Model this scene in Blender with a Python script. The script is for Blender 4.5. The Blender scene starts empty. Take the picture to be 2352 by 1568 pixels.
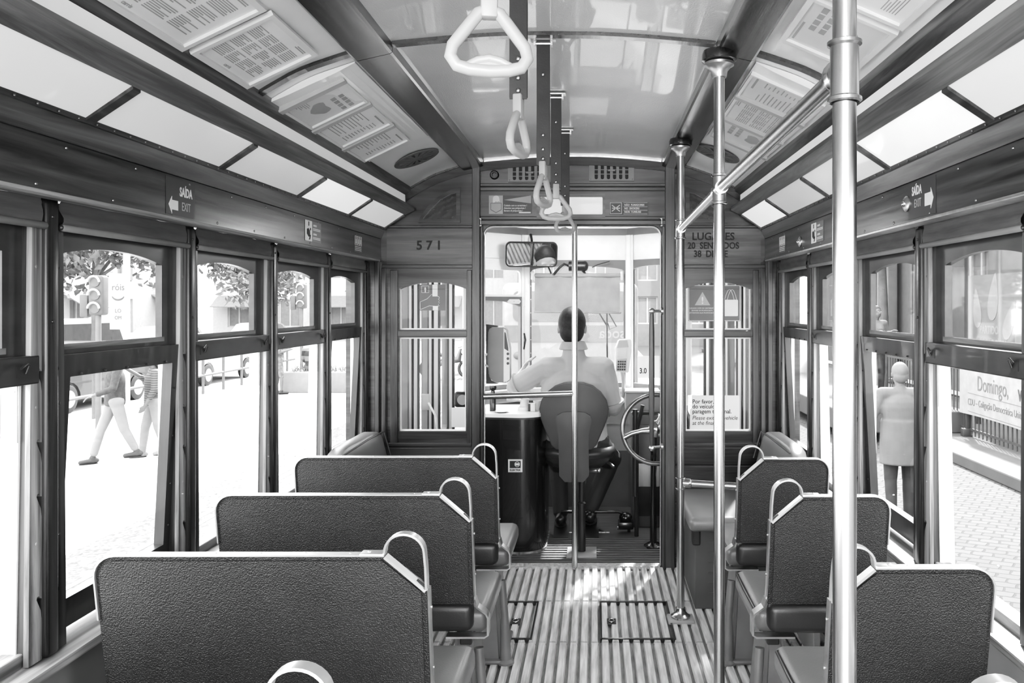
import bpy, bmesh, math, random
from mathutils import Vector as V, Matrix as MX
random.seed(7)
SC = bpy.context.scene
C = SC.collection
PI = math.pi
F = 1829.0      # focal length in pixels of the 2352 px frame
EZ = 1.51       # eye height above the tram floor
XC = -.13       # centre line of the car
YB = 4.56       # bulkhead plane
GZ = -.85       # street level
OFF = {}

def P(px, py, D):
    return V(((px - 1368) * D / F, D, EZ - (py - 700) * D / F))
def U(px): return (px - 1368) * YB / F
def W(py): return EZ - (py - 700) * YB / F

# ---------------------------------------------------------------- materials
MATS = {}
def mk(name, col, rough=.5, metal=0, var=.12, vs=6, bump=0, bs=200, coat=0, emit=0, stretch=(1, 1, 1), spec=.5, bdist=.002):
    if name in MATS: return MATS[name]
    m = bpy.data.materials.new(name); m.use_nodes = True
    n = m.node_tree.nodes; l = m.node_tree.links; b = n['Principled BSDF']
    tc = n.new('ShaderNodeTexCoord'); mp = n.new('ShaderNodeMapping'); mp.inputs['Scale'].default_value = stretch
    l.new(tc.outputs['Object'], mp.inputs['Vector'])
    nz = n.new('ShaderNodeTexNoise'); nz.inputs['Scale'].default_value = vs; nz.inputs['Detail'].default_value = 5
    l.new(mp.outputs['Vector'], nz.inputs['Vector'])
    r = n.new('ShaderNodeValToRGB'); a, c = max(0, col * (1 - var)), min(1, col * (1 + var))
    r.color_ramp.elements[0].color = (a, a, a, 1); r.color_ramp.elements[1].color = (c, c, c, 1)
    r.color_ramp.elements[0].position = .3; r.color_ramp.elements[1].position = .7
    l.new(nz.outputs['Fac'], r.inputs['Fac']); l.new(r.outputs['Color'], b.inputs['Base Color'])
    b.inputs['Roughness'].default_value = rough; b.inputs['Metallic'].default_value = metal
    b.inputs['Coat Weight'].default_value = coat; b.inputs['Specular IOR Level'].default_value = spec
    if emit:
        l.new(r.outputs['Color'], b.inputs['Emission Color']); b.inputs['Emission Strength'].default_value = emit
    if bump:
        n2 = n.new('ShaderNodeTexNoise'); n2.inputs['Scale'].default_value = bs; n2.inputs['Detail'].default_value = 2
        l.new(mp.outputs['Vector'], n2.inputs['Vector'])
        bp = n.new('ShaderNodeBump'); bp.inputs['Strength'].default_value = bump; bp.inputs['Distance'].default_value = bdist
        l.new(n2.outputs['Fac'], bp.inputs['Height']); l.new(bp.outputs['Normal'], b.inputs['Normal'])
    MATS[name] = m
    return m

def wood(name, lo, hi, axis, rough=.32, coat=.25, wear=.0):
    m = bpy.data.materials.new(name); m.use_nodes = True
    n = m.node_tree.nodes; l = m.node_tree.links; b = n['Principled BSDF']
    tc = n.new('ShaderNodeTexCoord'); mp = n.new('ShaderNodeMapping')
    s = [34, 34, 34]; s['xyz'.index(axis)] = 1.6; mp.inputs['Scale'].default_value = s
    l.new(tc.outputs['Object'], mp.inputs['Vector'])
    nz = n.new('ShaderNodeTexNoise'); nz.inputs['Scale'].default_value = 1; nz.inputs['Detail'].default_value = 7
    nz.inputs['Roughness'].default_value = .65; nz.inputs['Distortion'].default_value = 1.2
    l.new(mp.outputs['Vector'], nz.inputs['Vector'])
    mp2 = n.new('ShaderNodeMapping'); s2 = [9, 9, 9]; s2['xyz'.index(axis)] = .9; mp2.inputs['Scale'].default_value = s2
    l.new(tc.outputs['Object'], mp2.inputs['Vector'])
    wv = n.new('ShaderNodeTexWave'); wv.wave_type = 'RINGS'; wv.rings_direction = axis.upper()
    wv.inputs['Scale'].default_value = .9; wv.inputs['Distortion'].default_value = 7; wv.inputs['Detail'].default_value = 3
    l.new(mp2.outputs['Vector'], wv.inputs['Vector'])
    mx = n.new('ShaderNodeMath'); mx.operation = 'MULTIPLY_ADD'; mx.inputs[1].default_value = .28
    l.new(wv.outputs['Fac'], mx.inputs[0]); l.new(nz.outputs['Fac'], mx.inputs[2])
    r = n.new('ShaderNodeValToRGB'); e = r.color_ramp.elements
    e[0].color = (lo, lo, lo, 1); e[1].color = (hi, hi, hi, 1); e[0].position = .42; e[1].position = .95
    l.new(mx.outputs[0], r.inputs['Fac']); l.new(r.outputs['Color'], b.inputs['Base Color'])
    b.inputs['Roughness'].default_value = rough; b.inputs['Coat Weight'].default_value = coat
    b.inputs['Coat Roughness'].default_value = .2
    bp = n.new('ShaderNodeBump'); bp.inputs['Strength'].default_value = .25; bp.inputs['Distance'].default_value = .002
    l.new(mx.outputs[0], bp.inputs['Height']); l.new(bp.outputs['Normal'], b.inputs['Normal'])
    MATS[name] = m
    return m

def glassmat(name, tint=.97, refl=.12):
    m = bpy.data.materials.new(name); m.use_nodes = True
    n = m.node_tree.nodes; l = m.node_tree.links; n.remove(n['Principled BSDF'])
    t = n.new('ShaderNodeBsdfTransparent'); t.inputs['Color'].default_value = (tint, tint, tint, 1)
    g = n.new('ShaderNodeBsdfGlossy'); g.inputs['Roughness'].default_value = .03
    fr = n.new('ShaderNodeLayerWeight'); fr.inputs['Blend'].default_value = .25
    nz = n.new('ShaderNodeTexNoise'); nz.inputs['Scale'].default_value = 3
    mm = n.new('ShaderNodeMath'); mm.operation = 'MULTIPLY_ADD'; mm.inputs[1].default_value = refl * 2.5; mm.inputs[2].default_value = .02
    mz = n.new('ShaderNodeMath'); mz.operation = 'MULTIPLY'
    l.new(fr.outputs['Fresnel'], mz.inputs[0]); l.new(nz.outputs['Fac'], mz.inputs[1]); l.new(mz.outputs[0], mm.inputs[0])
    mix = n.new('ShaderNodeMixShader'); l.new(mm.outputs[0], mix.inputs['Fac'])
    l.new(t.outputs[0], mix.inputs[1]); l.new(g.outputs[0], mix.inputs[2])
    l.new(mix.outputs[0], n['Material Output'].inputs['Surface'])
    MATS[name] = m
    return m

WX = wood('wood_across', .005, .062, 'x'); WY = wood('wood_along', .007, .082, 'y'); WZ = wood('wood_upright', .006, .075, 'z')
WT = wood('wood_rail', .014, .12, 'y', rough=.3)
WR = wood('wood_rail_pale', .035, .24, 'y', rough=.35)
WH = wood('wood_board', .02, .11, 'x')
WD = wood('wood_beam', .004, .045, 'y', rough=.16, coat=.6)
WN = wood('wood_worn', .08, .5, 'z', rough=.5, coat=.05)
WL = wood('wood_light_worn', .10, .42, 'y', rough=.5, coat=.05)
CEIL = mk('ceiling_cream', .8, .28, var=.04, bump=.25, bs=420, coat=.2)
CEILC = mk('ceiling_gloss', .6, .2, var=.08, vs=2, bump=.55, bs=230, coat=.5)
FROST = {}
def frost(e):
    if e not in FROST: FROST[e] = mk('frosted_panel_%d' % int(e * 100), .78, .25, var=.03, vs=2, emit=e, coat=.3)
    return FROST[e]
CHROME = mk('polished_steel', .52, .24, 1, var=.08, vs=4)
STEEL = mk('brushed_steel', .55, .35, 1, var=.15, vs=30)
ALU = mk('aluminium', .72, .35, .75, var=.08, vs=20)
DARKM = mk('dark_metal', .05, .35, .6, var=.2)
SCREW = mk('screw_metal', .3, .3, 1, var=.1)
LEATH = mk('black_leather', .017, .42, var=.25, vs=9, bump=.8, bs=300, bdist=.004, spec=.6)
LEATS = mk('smooth_leather', .03, .33, var=.2, vs=5, bump=.15, bs=200)
LEATG = mk('grey_leather', .15, .35, var=.12, vs=5, bump=.2, bs=220)
BLIND = mk('blind_cloth', .10, .75, var=.25, vs=5, stretch=(1, 1, 12), bump=.4, bs=14)
BLINDL = mk('pale_blind_cloth', .22, .75, var=.15, vs=7, bump=.3, bs=20)
RUBBER = mk('black_rubber', .015, .55, var=.2)
WHITEP = mk('white_paint', .88, .45, var=.05)
CREAM = mk('cream_paint', .84, .4, var=.06, vs=3)
GREYP = mk('grey_paint', .28, .5, var=.15, vs=4)
DGREY = mk('dark_grey_paint', .07, .5, var=.2, vs=4)
BLACKP = mk('black_gloss_paint', .008, .25, var=.3, vs=4, coat=.5)
SLATM = mk('slat_worn', .5, .55, var=.35, vs=7, stretch=(9, .8, 9))
SLATB = mk('slat_groove', .2, .7, var=.4, vs=7, stretch=(9, 1.2, 9))
SLATC = mk('cab_slat', .10, .6, var=.3, vs=7, stretch=(1, 9, 9))
PAPER = mk('paper', .78, .35, var=.04)
PAPERG = mk('grey_paper', .62, .35, var=.05)
INK = mk('ink', .012, .6, var=.1)
INKG = mk('faded_ink', .34, .6, var=.1)
STICK = mk('sticker_dark', .05, .4, var=.08)
STICKM = mk('sticker_mid', .13, .4, var=.08)
STICKL = mk('sticker_light', .75, .4, var=.03)
PLASG = mk('grey_plastic', .42, .4, var=.05)
PLASW = mk('white_plastic', .72, .35, var=.04)
PLASD = mk('dark_plastic', .045, .45, var=.12)
STRAP = mk('leather_strap', .035, .5, var=.25, vs=12, bump=.2)
SKINX = mk('skin_outdoors', .08, .5, var=.08)
DISC = mk('vent_disc', .13, .5, var=.15)
WS = mk('wood_sash', .028, .35, var=.45, vs=5, stretch=(5, 1.2, 5), coat=.2)
WSD = mk('wood_sash_upright', .026, .35, var=.4, vs=5, stretch=(5, 5, .9), coat=.2)
SKIN = mk('skin', .36, .5, var=.08)
GLASS = glassmat('window_glass'); GLASSR = glassmat('window_glass_hazy', .96, .22)
def mirror_mat():
    return mk('mirror_silver', .85, .02, 1, var=.02)

# ---------------------------------------------------------------- mesh helpers
def NB(): return bmesh.new()
def box(bm, x0, x1, y0, y1, z0, z1, r=0, seg=2):
    v = [bm.verts.new((x, y, z)) for x in (x0, x1) for y in (y0, y1) for z in (z0, z1)]
    fs = [bm.faces.new([v[i] for i in q]) for q in ((0, 1, 3, 2), (4, 6, 7, 5), (0, 4, 5, 1), (2, 3, 7, 6), (0, 2, 6, 4), (1, 5, 7, 3))]
    if r:
        es = list({e for f in fs for e in f.edges})
        bmesh.ops.bevel(bm, geom=es, offset=min(r, .49 * min(abs(x1 - x0), abs(y1 - y0), abs(z1 - z0))), segments=seg, affect='EDGES', profile=.5)
    return bm
def quad(bm, pts):
    return bm.faces.new([bm.verts.new(p) for p in pts])
def hexa(bm, a, b):            # a, b: two quads (4 points each) joined to a solid
    va = [bm.verts.new(p) for p in a]; vb = [bm.verts.new(p) for p in b]
    bm.faces.new(va[::-1]); bm.faces.new(vb)
    for i in range(4): bm.faces.new((va[i], va[(i + 1) % 4], vb[(i + 1) % 4], vb[i]))
def lathe(bm, prof, c, ax='z', n=20, cap=True):
    c = V(c); rings = []
    for r, t in prof:
        ring = []
        for i in range(n):
            a = 2 * PI * i / n; p, q = r * math.cos(a), r * math.sin(a)
            d = {'z': (p, q, t), 'y': (p, t, q), 'x': (t, p, q)}[ax]
            ring.append(bm.verts.new(c + V(d)))
        rings.append(ring)
    for a, b in zip(rings, rings[1:]):
        for i in range(n): bm.faces.new((a[i], a[(i + 1) % n], b[(i + 1) % n], b[i]))
    if cap: bm.faces.new(rings[0][::-1]); bm.faces.new(rings[-1])
    return bm
def ell(bm, c, r, n=14, rot=None):
    m = MX.Translation(V(c)) @ (rot.to_4x4() if rot else MX.Identity(4)) @ MX.Diagonal((*r, 1))
    bmesh.ops.create_uvsphere(bm, u_segments=n, v_segments=max(6, n * 2 // 3), radius=1, matrix=m)
def frame_of(d):
    d = d.normalized(); a = V((0, 0, 1)) if abs(d.z) < .9 else V((1, 0, 0))
    u = d.cross(a).normalized(); return u, d.cross(u).normalized()
def cap(bm, p, q, r0, r1, n=12):      # tapered capsule
    p, q = V(p), V(q); u, w = frame_of(q - p); d = (q - p).normalized(); rings = []
    for c, r, ts in ((p, r0, (-80, -50, -20)), (q, r1, (20, 50, 80))):
        for t in ts:
            t = math.radians(t); rr, off = r * math.cos(t), r * math.sin(t)
            rings.append([bm.verts.new(c + d * off + u * (rr * math.cos(2 * PI * i / n)) + w * (rr * math.sin(2 * PI * i / n))) for i in range(n)])
    for a, b in zip(rings, rings[1:]):
        for i in range(n): bm.faces.new((a[i], a[(i + 1) % n], b[(i + 1) % n], b[i]))
    bm.faces.new(rings[0][::-1]); bm.faces.new(rings[-1])
def tube(bm, pts, r, n=12, closed=False):
    pts = [V(p) for p in pts]; rings = []; N = len(pts); u = None
    for i, p in enumerate(pts):
        a = pts[i - 1] if (i or closed) else p; b = pts[(i + 1) % N] if (i < N - 1 or closed) else p
        d = (b - a).normalized()
        if u is None: u, _ = frame_of(d)
        u = (u - d * u.dot(d)).normalized(); w = d.cross(u)
        rr = r[i] if isinstance(r, (list, tuple)) else r
        rings.append([bm.verts.new(p + u * (rr * math.cos(2 * PI * k / n)) + w * (rr * math.sin(2 * PI * k / n))) for k in range(n)])
    pairs = list(zip(rings, rings[1:]))
    if closed: pairs.append((rings[-1], rings[0]))
    for a, b in pairs:
        for k in range(n): bm.faces.new((a[k], a[(k + 1) % n], b[(k + 1) % n], b[k]))
    if not closed: bm.faces.new(rings[0][::-1]); bm.faces.new(rings[-1])
    return bm
def strap(bm, pts, wdir, w, t, closed=False):    # flat bar swept along pts, its width along wdir
    pts = [V(p) for p in pts]; wd = V(wdir).normalized(); N = len(pts); rings = []
    for i, p in enumerate(pts):
        a = pts[i - 1] if (i or closed) else p; b = pts[(i + 1) % N] if (i < N - 1 or closed) else p
        nn = (b - a).cross(wd).normalized()
        rings.append([bm.verts.new(p + wd * sw * w / 2 + nn * sn * t / 2) for sw, sn in ((-1, -1), (1, -1), (1, 1), (-1, 1))])
    pairs = list(zip(rings, rings[1:]))
    if closed: pairs.append((rings[-1], rings[0]))
    for a, b in pairs:
        for k in range(4): bm.faces.new((a[k], a[(k + 1) % 4], b[(k + 1) % 4], b[k]))
    if not closed: bm.faces.new(rings[0][::-1]); bm.faces.new(rings[-1])
    return bm
def loft(bm, secs, n=20, p=2.0):     # secs: (centre, rx, ry), horizontal super-ellipse sections
    rings = []
    for c, rx, ry in secs:
        ring = []
        for i in range(n):
            a = 2 * PI * i / n; ca, sa = math.cos(a), math.sin(a)
            ring.append(bm.verts.new(V(c) + V((rx * math.copysign(abs(ca) ** (2 / p), ca), ry * math.copysign(abs(sa) ** (2 / p), sa), 0))))
        rings.append(ring)
    for a, b in zip(rings, rings[1:]):
        for i in range(n): bm.faces.new((a[i], a[(i + 1) % n], b[(i + 1) % n], b[i]))
    bm.faces.new(rings[0][::-1]); bm.faces.new(rings[-1])
def arc(cx, cy, r, a0, a1, n=8):
    return [(cx + r * math.cos(math.radians(a0 + (a1 - a0) * i / n)), cy + r * math.sin(math.radians(a0 + (a1 - a0) * i / n))) for i in range(n + 1)]
def rrect(x0, x1, y0, y1, r=0, n=4):
    if r <= 0: return [(x0, y0), (x1, y0), (x1, y1), (x0, y1)]
    return arc(x1 - r, y0 + r, r, -90, 0, n) + arc(x1 - r, y1 - r, r, 0, 90, n) + arc(x0 + r, y1 - r, r, 90, 180, n) + arc(x0 + r, y0 + r, r, 180, 270, n)
def circ(cx, cy, r, n=20, ry=None):
    return [(cx + r * math.cos(2 * PI * i / n), cy + (ry or r) * math.sin(2 * PI * i / n)) for i in range(n)]
def _add_mesh(bm, me, fn):
    t = bmesh.new(); t.from_mesh(me); bmesh.ops.remove_doubles(t, verts=t.verts, dist=1e-6)
    vm = {}
    for v in t.verts: vm[v] = bm.verts.new(fn(v.co))
    for f in t.faces:
        try: bm.faces.new([vm[v] for v in f.verts])
        except ValueError: pass
    t.free(); bpy.data.meshes.remove(me)
def plate(bm, loops, th, fn, w0=0.0):   # flat shape with holes; fn maps V(u,v,w) to the world; w from w0 to w0+th
    c = bpy.data.curves.new('t', 'CURVE'); c.dimensions = '2D'; c.fill_mode = 'BOTH'; c.extrude = th / 2
    for pts in loops:
        s = c.splines.new('POLY'); s.points.add(len(pts) - 1)
        for p, q in zip(s.points, pts): p.co = (q[0], q[1], 0, 1)
        s.use_cyclic_u = True
    o = bpy.data.objects.new('t', c); me = bpy.data.meshes.new_from_object(o)
    bpy.data.objects.remove(o); bpy.data.curves.remove(c)
    _add_mesh(bm, me, lambda v: fn(V((v.x, v.y, v.z + th / 2 + w0))))
    return bm
def letters(bm, body, size, fn, align='LEFT', bold=0, th=.0012, sx=1, shear=0, lines=1.0, w0=0):
    c = bpy.data.curves.new('t', 'FONT'); c.body = body; c.size = size; c.align_x = align; c.extrude = th / 2; c.offset = bold
    c.space_line = lines; c.shear = shear; c.resolution_u = 3
    o = bpy.data.objects.new('t', c); me = bpy.data.meshes.new_from_object(o)
    bpy.data.objects.remove(o); bpy.data.curves.remove(c)
    _add_mesh(bm, me, lambda v: fn(V((v.x * sx, v.y, v.z + th / 2 + w0))))
    return bm
def fr(o, u, v):
    o, u, v = V(o), V(u).normalized(), V(v).normalized(); n = u.cross(v)
    return lambda p: o + u * p.x + v * p.y + n * p.z
def bulk(y=YB):     # shapes given straight in the bulkhead's own plane, thickness towards the saloon
    return lambda p: V((p.x, y - p.z, p.y))
def pxl(pts): return [(U(a), W(b)) for a, b in pts]
def smooth_mesh(me, ang=40):
    for p in me.polygons: p.use_smooth = True
    me.set_sharp_from_angle(angle=math.radians(ang))
def obj(name, bm, mat, parent=None, smooth=True, ang=40):
    bmesh.ops.recalc_face_normals(bm, faces=bm.faces)
    me = bpy.data.meshes.new(name); 
    if parent is not None:
        off = OFF[parent.name]; bmesh.ops.translate(bm, verts=bm.verts, vec=-off)
    bm.to_mesh(me); bm.free()
    if mat: me.materials.append(mat)
    if smooth: smooth_mesh(me, ang)
    o = bpy.data.objects.new(name, me); C.objects.link(o)
    OFF[o.name] = V((0, 0, 0))
    if parent is not None: o.parent = parent; OFF[o.name] = OFF[parent.name].copy()
    return o
def thing(name, label, cat, loc=(0, 0, 0), group=None):
    o = bpy.data.objects.new(name, None); C.objects.link(o); o.location = loc; o.empty_display_size = .1
    o['label'] = label; o['category'] = cat
    if group: o['group'] = group
    OFF[o.name] = V(loc)
    return o
def single(name, bm, mat, label, cat, group=None, smooth=True, ang=40):   # a thing that is one mesh, origin at its base
    vs = [v.co for v in bm.verts]
    lo = V((min(v.x for v in vs), min(v.y for v in vs), min(v.z for v in vs))); hi = V((max(v.x for v in vs), max(v.y for v in vs), 0))
    c = V(((lo.x + hi.x) / 2, (lo.y + hi.y) / 2, lo.z))
    bmesh.ops.translate(bm, verts=bm.verts, vec=-c)
    o = obj(name, bm, mat, None, smooth, ang); o.location = c; OFF[o.name] = c
    o['label'] = label; o['category'] = cat
    if group: o['group'] = group
    return o
def struct(name, bm, mat, parent=None, smooth=True, ang=40):
    o = obj(name, bm, mat, parent, smooth, ang)
    if parent is None: o['kind'] = 'structure'
    return o
def sempty(name, loc=(0, 0, 0)):
    o = bpy.data.objects.new(name, None); C.objects.link(o); o.location = loc; o['kind'] = 'structure'; o.empty_display_size = .1
    OFF[o.name] = V(loc); return o
def copy_tree(src, loc, label=None, rotz=None):
    r = src.copy(); C.objects.link(r); r.location = loc; OFF[r.name] = V(loc)
    if label: r['label'] = label
    if rotz is not None: r.rotation_euler = (0, 0, rotz)
    for ch in list(src.children):
        c = ch.copy(); C.objects.link(c); c.parent = r; OFF[c.name] = V(loc)
        for g in ch.children:
            d = g.copy(); C.objects.link(d); d.parent = c
    return r

# ceiling profile, half width h from the centre line -> height
HP = [(0, 2.363), (.15, 2.361), (.30, 2.352), (.513, 2.333), (.623, 2.31), (.80, 2.25), (.945, 2.166), (1.02, 2.108), (1.10, 2.03), (1.2, 1.92)]
def arch(h):
    h = abs(h)
    for (a, za), (b, zb) in zip(HP, HP[1:]):
        if h <= b:
            return za + (zb - za) * (h - a) / (b - a)
    return HP[-1][1]
def archs(h):     # smoothed
    return sum(arch(h + d * .02) for d in (-2, -1, 0, 1, 2)) / 5
BAY = [1.905 + .661 * (k - 1) for k in range(-3, 6)]     # window posts; index 4 -> 1.905
def BY(k): return 1.905 + .661 * (k - 1)
CK, WORLD_S, SUN_S, CAB_W, EXPO = .42, 3.2, 6.0, 6.0, 1.25
# ================================================================= the saloon shell
def XS(s, h): return XC + s * h
# floor: dark boards with raised worn slats along the car
bm = NB(); box(bm, XC - 1.30, XC + 1.30, -1.2, YB + .02, -.06, 0)
FLOOR = struct('floor', bm, SLATB)
bm = NB()
cuts = [(-1.2, 1.9), (1.91, 3.53), (3.545, 4.02), (4.035, 4.545)]
i = -16
while True:
    x = -.471 + .0467 * i
    if x > 1.12: break
    if x > -1.36:
        for a, b in cuts:
            z = .014 + random.uniform(-.001, .001)
            hexa(bm, [(x - .017, a, 0), (x + .017, a, 0), (x + .013, a, z), (x - .013, a, z)], [(x - .017, b, 0), (x + .017, b, 0), (x + .013, b, z), (x - .013, b, z)])
    i += 1
struct('floor_slats', bm, SLATM, FLOOR, smooth=False)
bm = NB(); box(bm, U(1114), U(1516), YB - .02, YB + .05, 0, .018, .004)
for k in range(40):
    x = U(1118) + k * (U(1514) - U(1118)) / 40
    box(bm, x, x + .014, YB - .021, YB + .035, .018, .021)
struct('trim_threshold', bm, mk('nosing', .4, .6, var=.3, vs=40))
# two lift-out hatches with ring handles
for nm, lab, x0, x1, y0, y1 in (('floor_hatch', 'slatted wooden floor hatch with a ring pull on the left of the aisle', -.49, -.285, 3.56, 4.01), ('floor_hatch', 'wider slatted floor hatch with a long pull slot beside the pole', .02, .36, 3.56, 4.01)):
    t = thing(nm, lab, 'floor hatch', ((x0 + x1) / 2, (y0 + y1) / 2, .0), None)
    bm = NB(); plate(bm, [rrect(x0, x1, y0, y1), rrect(x0 + .009, x1 - .009, y0 + .009, y1 - .009)], .019, lambda p: V((p.x, p.y, p.z)), 0); obj('edge_strip', bm, WD, t)
    xm = (x0 + x1) / 2 + (.01 if x0 < 0 else -.115)
    bm = NB(); box(bm, xm - .022, xm + .022, 3.73, 3.80, .008, .0165, .003); hp = obj('pull_recess', bm, RUBBER, t)
    bm = NB(); ring = [(xm + .012 * math.cos(a * PI / 8), 3.765 + .02 * math.sin(a * PI / 8), .019) for a in range(16)]; tube(bm, ring, .003, 8, True); obj('ring_pull', bm, CHROME, hp)

# ceiling shell
HS = [-1.2 + 2.4 * i / 64 for i in range(65)]
bm = NB(); rows = []
for y in (-1.2, YB + .0):
    rows.append([(bm.verts.new((XC + h, y, archs(h))), bm.verts.new((XC + h * 1.02, y, archs(h) + .05))) for h in HS])
for i in range(64):
    a, b = rows
    bm.faces.new((a[i][0], a[i + 1][0], b[i + 1][0], b[i][0])); bm.faces.new((a[i][1], b[i][1], b[i + 1][1], a[i + 1][1]))
for r in rows:
    for i in range(64): bm.faces.new((r[i][0], r[i][1], r[i + 1][1], r[i + 1][0]))
CEILING = struct('ceiling', bm, CEIL)
CEILING.data.materials.append(CEILC)
for p in CEILING.data.polygons:
    if abs(p.center.x - XC) < .56 and p.normal.z < 0: p.material_index = 1
def arcstrip(bm, h0, h1, y0, y1, drop, lift=.004, n=10):   # a strip that follows the ceiling curve
    prev = None
    for i in range(n + 1):
        h = h0 + (h1 - h0) * i / n; z = archs(h)
        ring = [bm.verts.new((XC + h, y, z + dz)) for y, dz in ((y0, lift), (y1, lift), (y1, -drop), (y0, -drop))]
        if prev:
            for k in range(4): bm.faces.new((prev[k], prev[(k + 1) % 4], ring[(k + 1) % 4], ring[k]))
        else: bm.faces.new(ring[::-1])
        prev = ring
    bm.faces.new(prev)
def slopebox(bm, s, pts, y0, y1):      # prism along y from (h, z) corner points
    a = [bm.verts.new((XS(s, h), y0, z)) for h, z in pts]; b = [bm.verts.new((XS(s, h), y1, z)) for h, z in pts]; n = len(pts)
    bm.faces.new(a[::-1]); bm.faces.new(b)
    for i in range(n): bm.faces.new((a[i], a[(i + 1) % n], b[(i + 1) % n], b[i]))
for s, side in ((-1, 'left'), (1, 'right')):
    # wide varnished beam
    bm = NB()
    for y0, y1 in ((-1.2, 2.495), (2.499, YB - .001)):
        slopebox(bm, s, [(.508, archs(.508) - .030), (.515, archs(.515) - .034), (.618, archs(.618) - .036), (.628, archs(.628) - .028), (.628, archs(.628) + .01), (.508, archs(.508) + .01)], y0, y1)
    struct('beam_' + side, bm, WD, smooth=False)
    bm = NB(); slopebox(bm, s, [(.630, archs(.630) - .010), (.636, archs(.636) - .008), (.636, archs(.636) + .006), (.630, archs(.630) + .006)], -1.2, YB - .02)
    struct('trim_1', bm, STEEL, smooth=False)
    bm = NB(); slopebox(bm, s, [(.922, archs(.922) - .022), (.965, archs(.965) - .022), (.968, archs(.968) + .005), (.919, archs(.919) + .005)], -1.2, YB - .02)
    struct('trim_2', bm, WR, smooth=False)
    # deep lower rail carrying the frosted panels
    bm = NB(); slopebox(bm, s, [(.955, 2.022), (.900, 2.050), (.903, 2.068), (.960, 2.056)], -1.2, YB - .02)
    struct('trim_3', bm, WR, smooth=False)
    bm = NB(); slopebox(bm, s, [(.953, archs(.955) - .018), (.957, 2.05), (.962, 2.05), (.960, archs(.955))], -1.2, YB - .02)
    struct('wall_' + side + '_strip', bm, mk('cornice_white_glow', .85, .35, var=.03, emit=.10), smooth=False)  # faint glow added to lift the strip; no lamp stands behind it
    bm = NB(); slopebox(bm, s, [(1.074, 1.942), (1.098, 1.889), (1.30, 1.889), (1.30, 1.975), (1.074, 1.952)], -1.2, YB - .002)
    box(bm, *sorted((XS(s, 1.066), XS(s, 1.078))), -1.2, YB - .02, 1.937, 1.949)
    for k in range(70):
        y = -.2 + k * .068
        ell(bm, (XS(s, 1.064), y, 1.941), (.003, .003, .003), 6)
    struct('trim_4', bm, WT, smooth=False)
    bm = NB(); slopebox(bm, s, [(1.10, 1.886), (1.10, 1.764), (1.30, 1.764), (1.30, 1.892), (1.105, 1.892)], -1.2, YB - .002)
    struct('wall_' + side + '_header', bm, WY, smooth=False)
    bm = NB(); box(bm, *sorted((XS(s, 1.094), XS(s, 1.15))), -1.2, YB - .03, 1.757, 1.766, .002)
    struct('trim_5', bm, STEEL if s > 0 else WL, smooth=False)
    # screws on the header board
    bm = NB()
    for k in range(16):
        for z in (1.776, 1.874):
            ell(bm, (XS(s, 1.0995), .35 + k * .28 + (.1 if z > 1.8 else 0), z), (.003, .004, .004), 8)
    t = struct('trim_6', bm, SCREW)
    # lower wall with sill ledge
    bm = NB(); box(bm, *sorted((XS(s, 1.175), XS(s, 1.245))), -1.2, YB - .002, 0, .645)
    struct('wall_' + side, bm, mk('wall_grey', .24, .45, var=.15, vs=3), smooth=False)
    bm = NB(); box(bm, *sorted((XS(s, 1.135), XS(s, 1.25))), -1.2, YB - .002, .645, .67, .006)
    struct('trim_7', bm, WL, smooth=False)
    bm = NB(); box(bm, *sorted((XS(s, 1.165), XS(s, 1.185))), -1.2, YB - .002, .02, .12, .004)
    struct('baseboard_' + side, bm, WY, smooth=False)
    # frosted light panels between rail and wall
    em = {-1: {0: .10, 1: .09, 2: .08, 3: .3, 4: .18}, 1: {0: .12, 1: .28, 2: .09, 3: .07, 4: .3}}[s]
    names = {4: 'nearest the bulkhead', 3: 'second from the bulkhead', 2: 'third from the bulkhead', 1: 'fourth from the bulkhead', 0: 'fifth from the bulkhead'}
    for k in range(0, 5):
        y0, y1 = BY(k) - .02, BY(k + 1) - .02
        if k == 4: y1 = YB - .03
        bm = NB(); slopebox(bm, s, [(1.074, 1.9445), (.956, 2.0255), (.956, 2.031), (1.074, 1.950)], y0 + .016, y1 - .016)
        t = thing('ceiling_light', 'frosted white light panel over the %s windows, %s' % (side, names[k]), 'ceiling light', (XS(s, 1.02), (y0 + y1) / 2, 1.945), 'frosted light panels along the %s side' % side)
        obj('diffuser', bm, frost(em[k]), t, smooth=False)
        bm = NB(); slopebox(bm, s, [(1.076, 1.936), (.956, 2.016), (.956, 2.032), (1.076, 1.952)], y0 - .016, y0 + .016)
        obj('divider', bm, WY, t, smooth=False)
    bm = NB(); slopebox(bm, s, [(1.076, 1.936), (.956, 2.016), (.956, 2.032), (1.076, 1.952)], YB - .045, YB - .012)
    struct('trim_8', bm, WY, smooth=False)
# ribs across the ceiling
bm = NB()
for y in (.45, 2.497):
    for a, b in ((-1.10, -.97), (-.92, -.632), (-.505, .505), (.632, .92), (.97, 1.10)):
        arcstrip(bm, a, b, y - .016, y + .016, .012)
arcstrip(bm, -.98, -.63, YB - .045, YB - .025, .012); arcstrip(bm, .63, .98, YB - .045, YB - .025, .012)
struct('trim_9', bm, WD, smooth=False)
bm = NB()
arcstrip(bm, -.505, .505, YB - .03, YB - .002, .010, n=24)
struct('trim_10', bm, STEEL, smooth=False)

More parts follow.
